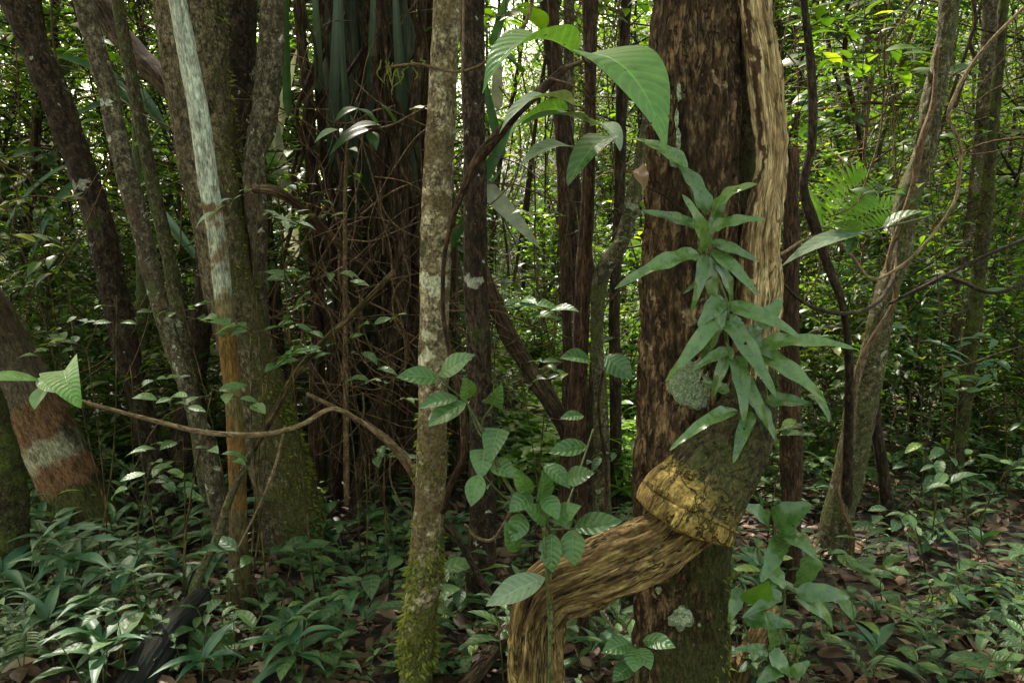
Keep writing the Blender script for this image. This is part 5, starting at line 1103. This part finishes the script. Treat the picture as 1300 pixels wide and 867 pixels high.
# thin hanging vines and bare twigs crossing the middle distance
mb = MB(); rs = np.random.RandomState(17)
for k in range(520):
    y = rs.uniform(3.6, 9); px = rs.uniform(-20, 1320); py = rs.uniform(-30, 520); q = P(px, py, y); a = rs.choice([rs.normal(1.5, .4), rs.uniform(0, 3.14)]); pts = []; cur = rs.normal(0, .25)
    if 800 < px < 960: continue
    for j in range(rs.randint(4, 10)):
        pts.append(q.copy()); q = q+np.array([math.cos(a)*.16, rs.normal(0, .04), math.sin(a)*.16]); a += cur+rs.normal(0, .2)
    tube(mb, pts, np.full(len(pts), rs.uniform(.0015, .005)), nseg=4, n=len(pts)*3, cap=False)
for k in range(55):
    y = rs.uniform(4.2, 12); q = P(rs.uniform(0, 1300), 200, y); x = q[0]; a = rs.normal(0, .12); z1 = float(gh(x, y)); r0 = rs.uniform(.002, .008)
    tube(mb, [np.array([x+a*t+.06*math.sin(t*rs.uniform(1, 3)), y, z1+t]) for t in np.linspace(-.05, 7, 12)], np.full(12, r0), nseg=5, n=60, cap=False)
tag(mb.build('thin_vine_tangle', MAT['twig']), 'fine tangle of bare twigs and vines among the trunks', kind='stuff')

# unseen leaf roof overhead, added to block sky light, with gaps for the sun
def roof(name, n, yr, xr, zr, size, seed, mat='canopy', K=120, hole=None):
    rs = np.random.RandomState(seed); cc = np.stack([rs.uniform(*xr, K), rs.uniform(*yr, K), rs.uniform(*zr, K)], -1)
    if hole: cc = cc[[not hole(*c) for c in cc]]
    k = rs.randint(0, len(cc), n); p = cc[k]+rs.normal(size=(n, 3))*np.array([.75, .75, .3]); mb = MB()
    L = rs.uniform(.7, 1.3, n)*size; leaves(mb, p, rdir(n, rs, .5), rdir(n, rs)*.7+np.array([0, 0, 1]), L, L*.45, .5, .2, 'ell', 1, 2, rs=rs)
    tag(mb.build(name, LF[mat]), 'unseen leafy forest roof added to shade from overhead', kind='stuff')
roof('added_leaf_roof', 24000, (-9, 9), (-11, 11), (6.5, 10), .2, 5, K=190, hole=lambda x, y, z: (y > 6 and x < 3) or y < -3)
rs = np.random.RandomState(55); n = 42000; an = rs.uniform(0, 2*PI, n); keep = np.abs(np.angle(np.exp(1j*(an-PI/2)))) > .95
an = an[keep]; n = len(an); cl = vn(np.stack([an*5, an*0, an*0], -1), 2); rr_ = rs.uniform(5.5, 10, n); p = np.stack([np.cos(an)*rr_, np.sin(an)*rr_, rs.uniform(0, 7.5, n)], -1)
mb = MB(); L = rs.uniform(.14, .26, n); leaves(mb, p, rdir(n, rs, .5), rdir(n, rs)*.8+np.array([0, 0, 1]), L, L*.5, .5, .2, 'ell', 1, 2, rs=rs)
tag(mb.build('added_surround_foliage', LF['canopy']), 'unseen leafy forest added round the viewpoint to darken the sides', kind='stuff')  # unseen foliage ring added to cut light from the sides and behind
roof('added_far_leaf_roof', 24000, (9, 34), (-22, 22), (13, 18), .26, 6, K=110, hole=lambda x, y, z: -12 < x < 2 and y > 8)

# ================================================================== LIGHT
w = bpy.data.worlds.new('World'); sc.world = w; w.use_nodes = True
t = w.node_tree; bg = t.nodes['Background']; sky = t.nodes.new('ShaderNodeTexSky'); sky.sky_type = 'NISHITA'; sky.sun_disc = False
EL, AZ = math.radians(56), math.radians(-32)
sky.sun_elevation = EL; sky.sun_rotation = AZ; sky.air_density = 1.; sky.dust_density = 2.5; sky.ozone_density = 1.
tn = t.nodes.new('ShaderNodeMix'); tn.data_type = 'RGBA'; tn.blend_type = 'MULTIPLY'; tn.inputs[0].default_value = 1; tn.inputs[7].default_value = (1.16, 1.0, .58, 1)
t.links.new(sky.outputs[0], tn.inputs[6]); t.links.new(tn.outputs[2], bg.inputs[0]); bg.inputs[1].default_value = .15
s = bpy.data.lights.new('sun', 'SUN'); s.energy = 4.6; s.angle = math.radians(3.); s.color = (1, .94, .84)
so = bpy.data.objects.new('sun', s); C.objects.link(so)
dv = Vector((math.sin(AZ)*math.cos(EL), math.cos(AZ)*math.cos(EL), math.sin(EL)))
so.rotation_euler = dv.to_track_quat('Z', 'Y').to_euler(); so.location = (0, 0, 30)
v = sc.view_settings; v.view_transform = 'Standard'; v.look = 'None'; v.gamma = 1; v.use_curve_mapping = False; v.exposure = 2.45
sc.render.engine = 'CYCLES'; sc.cycles.max_bounces = 6; sc.cycles.diffuse_bounces = 2; sc.cycles.glossy_bounces = 2; sc.cycles.transmission_bounces = 4; sc.cycles.use_denoising = True
sc.cycles.sample_clamp_indirect = 6
for o in ALL:
    for k in ('_o', '_p'):
        if k in o: del o[k]
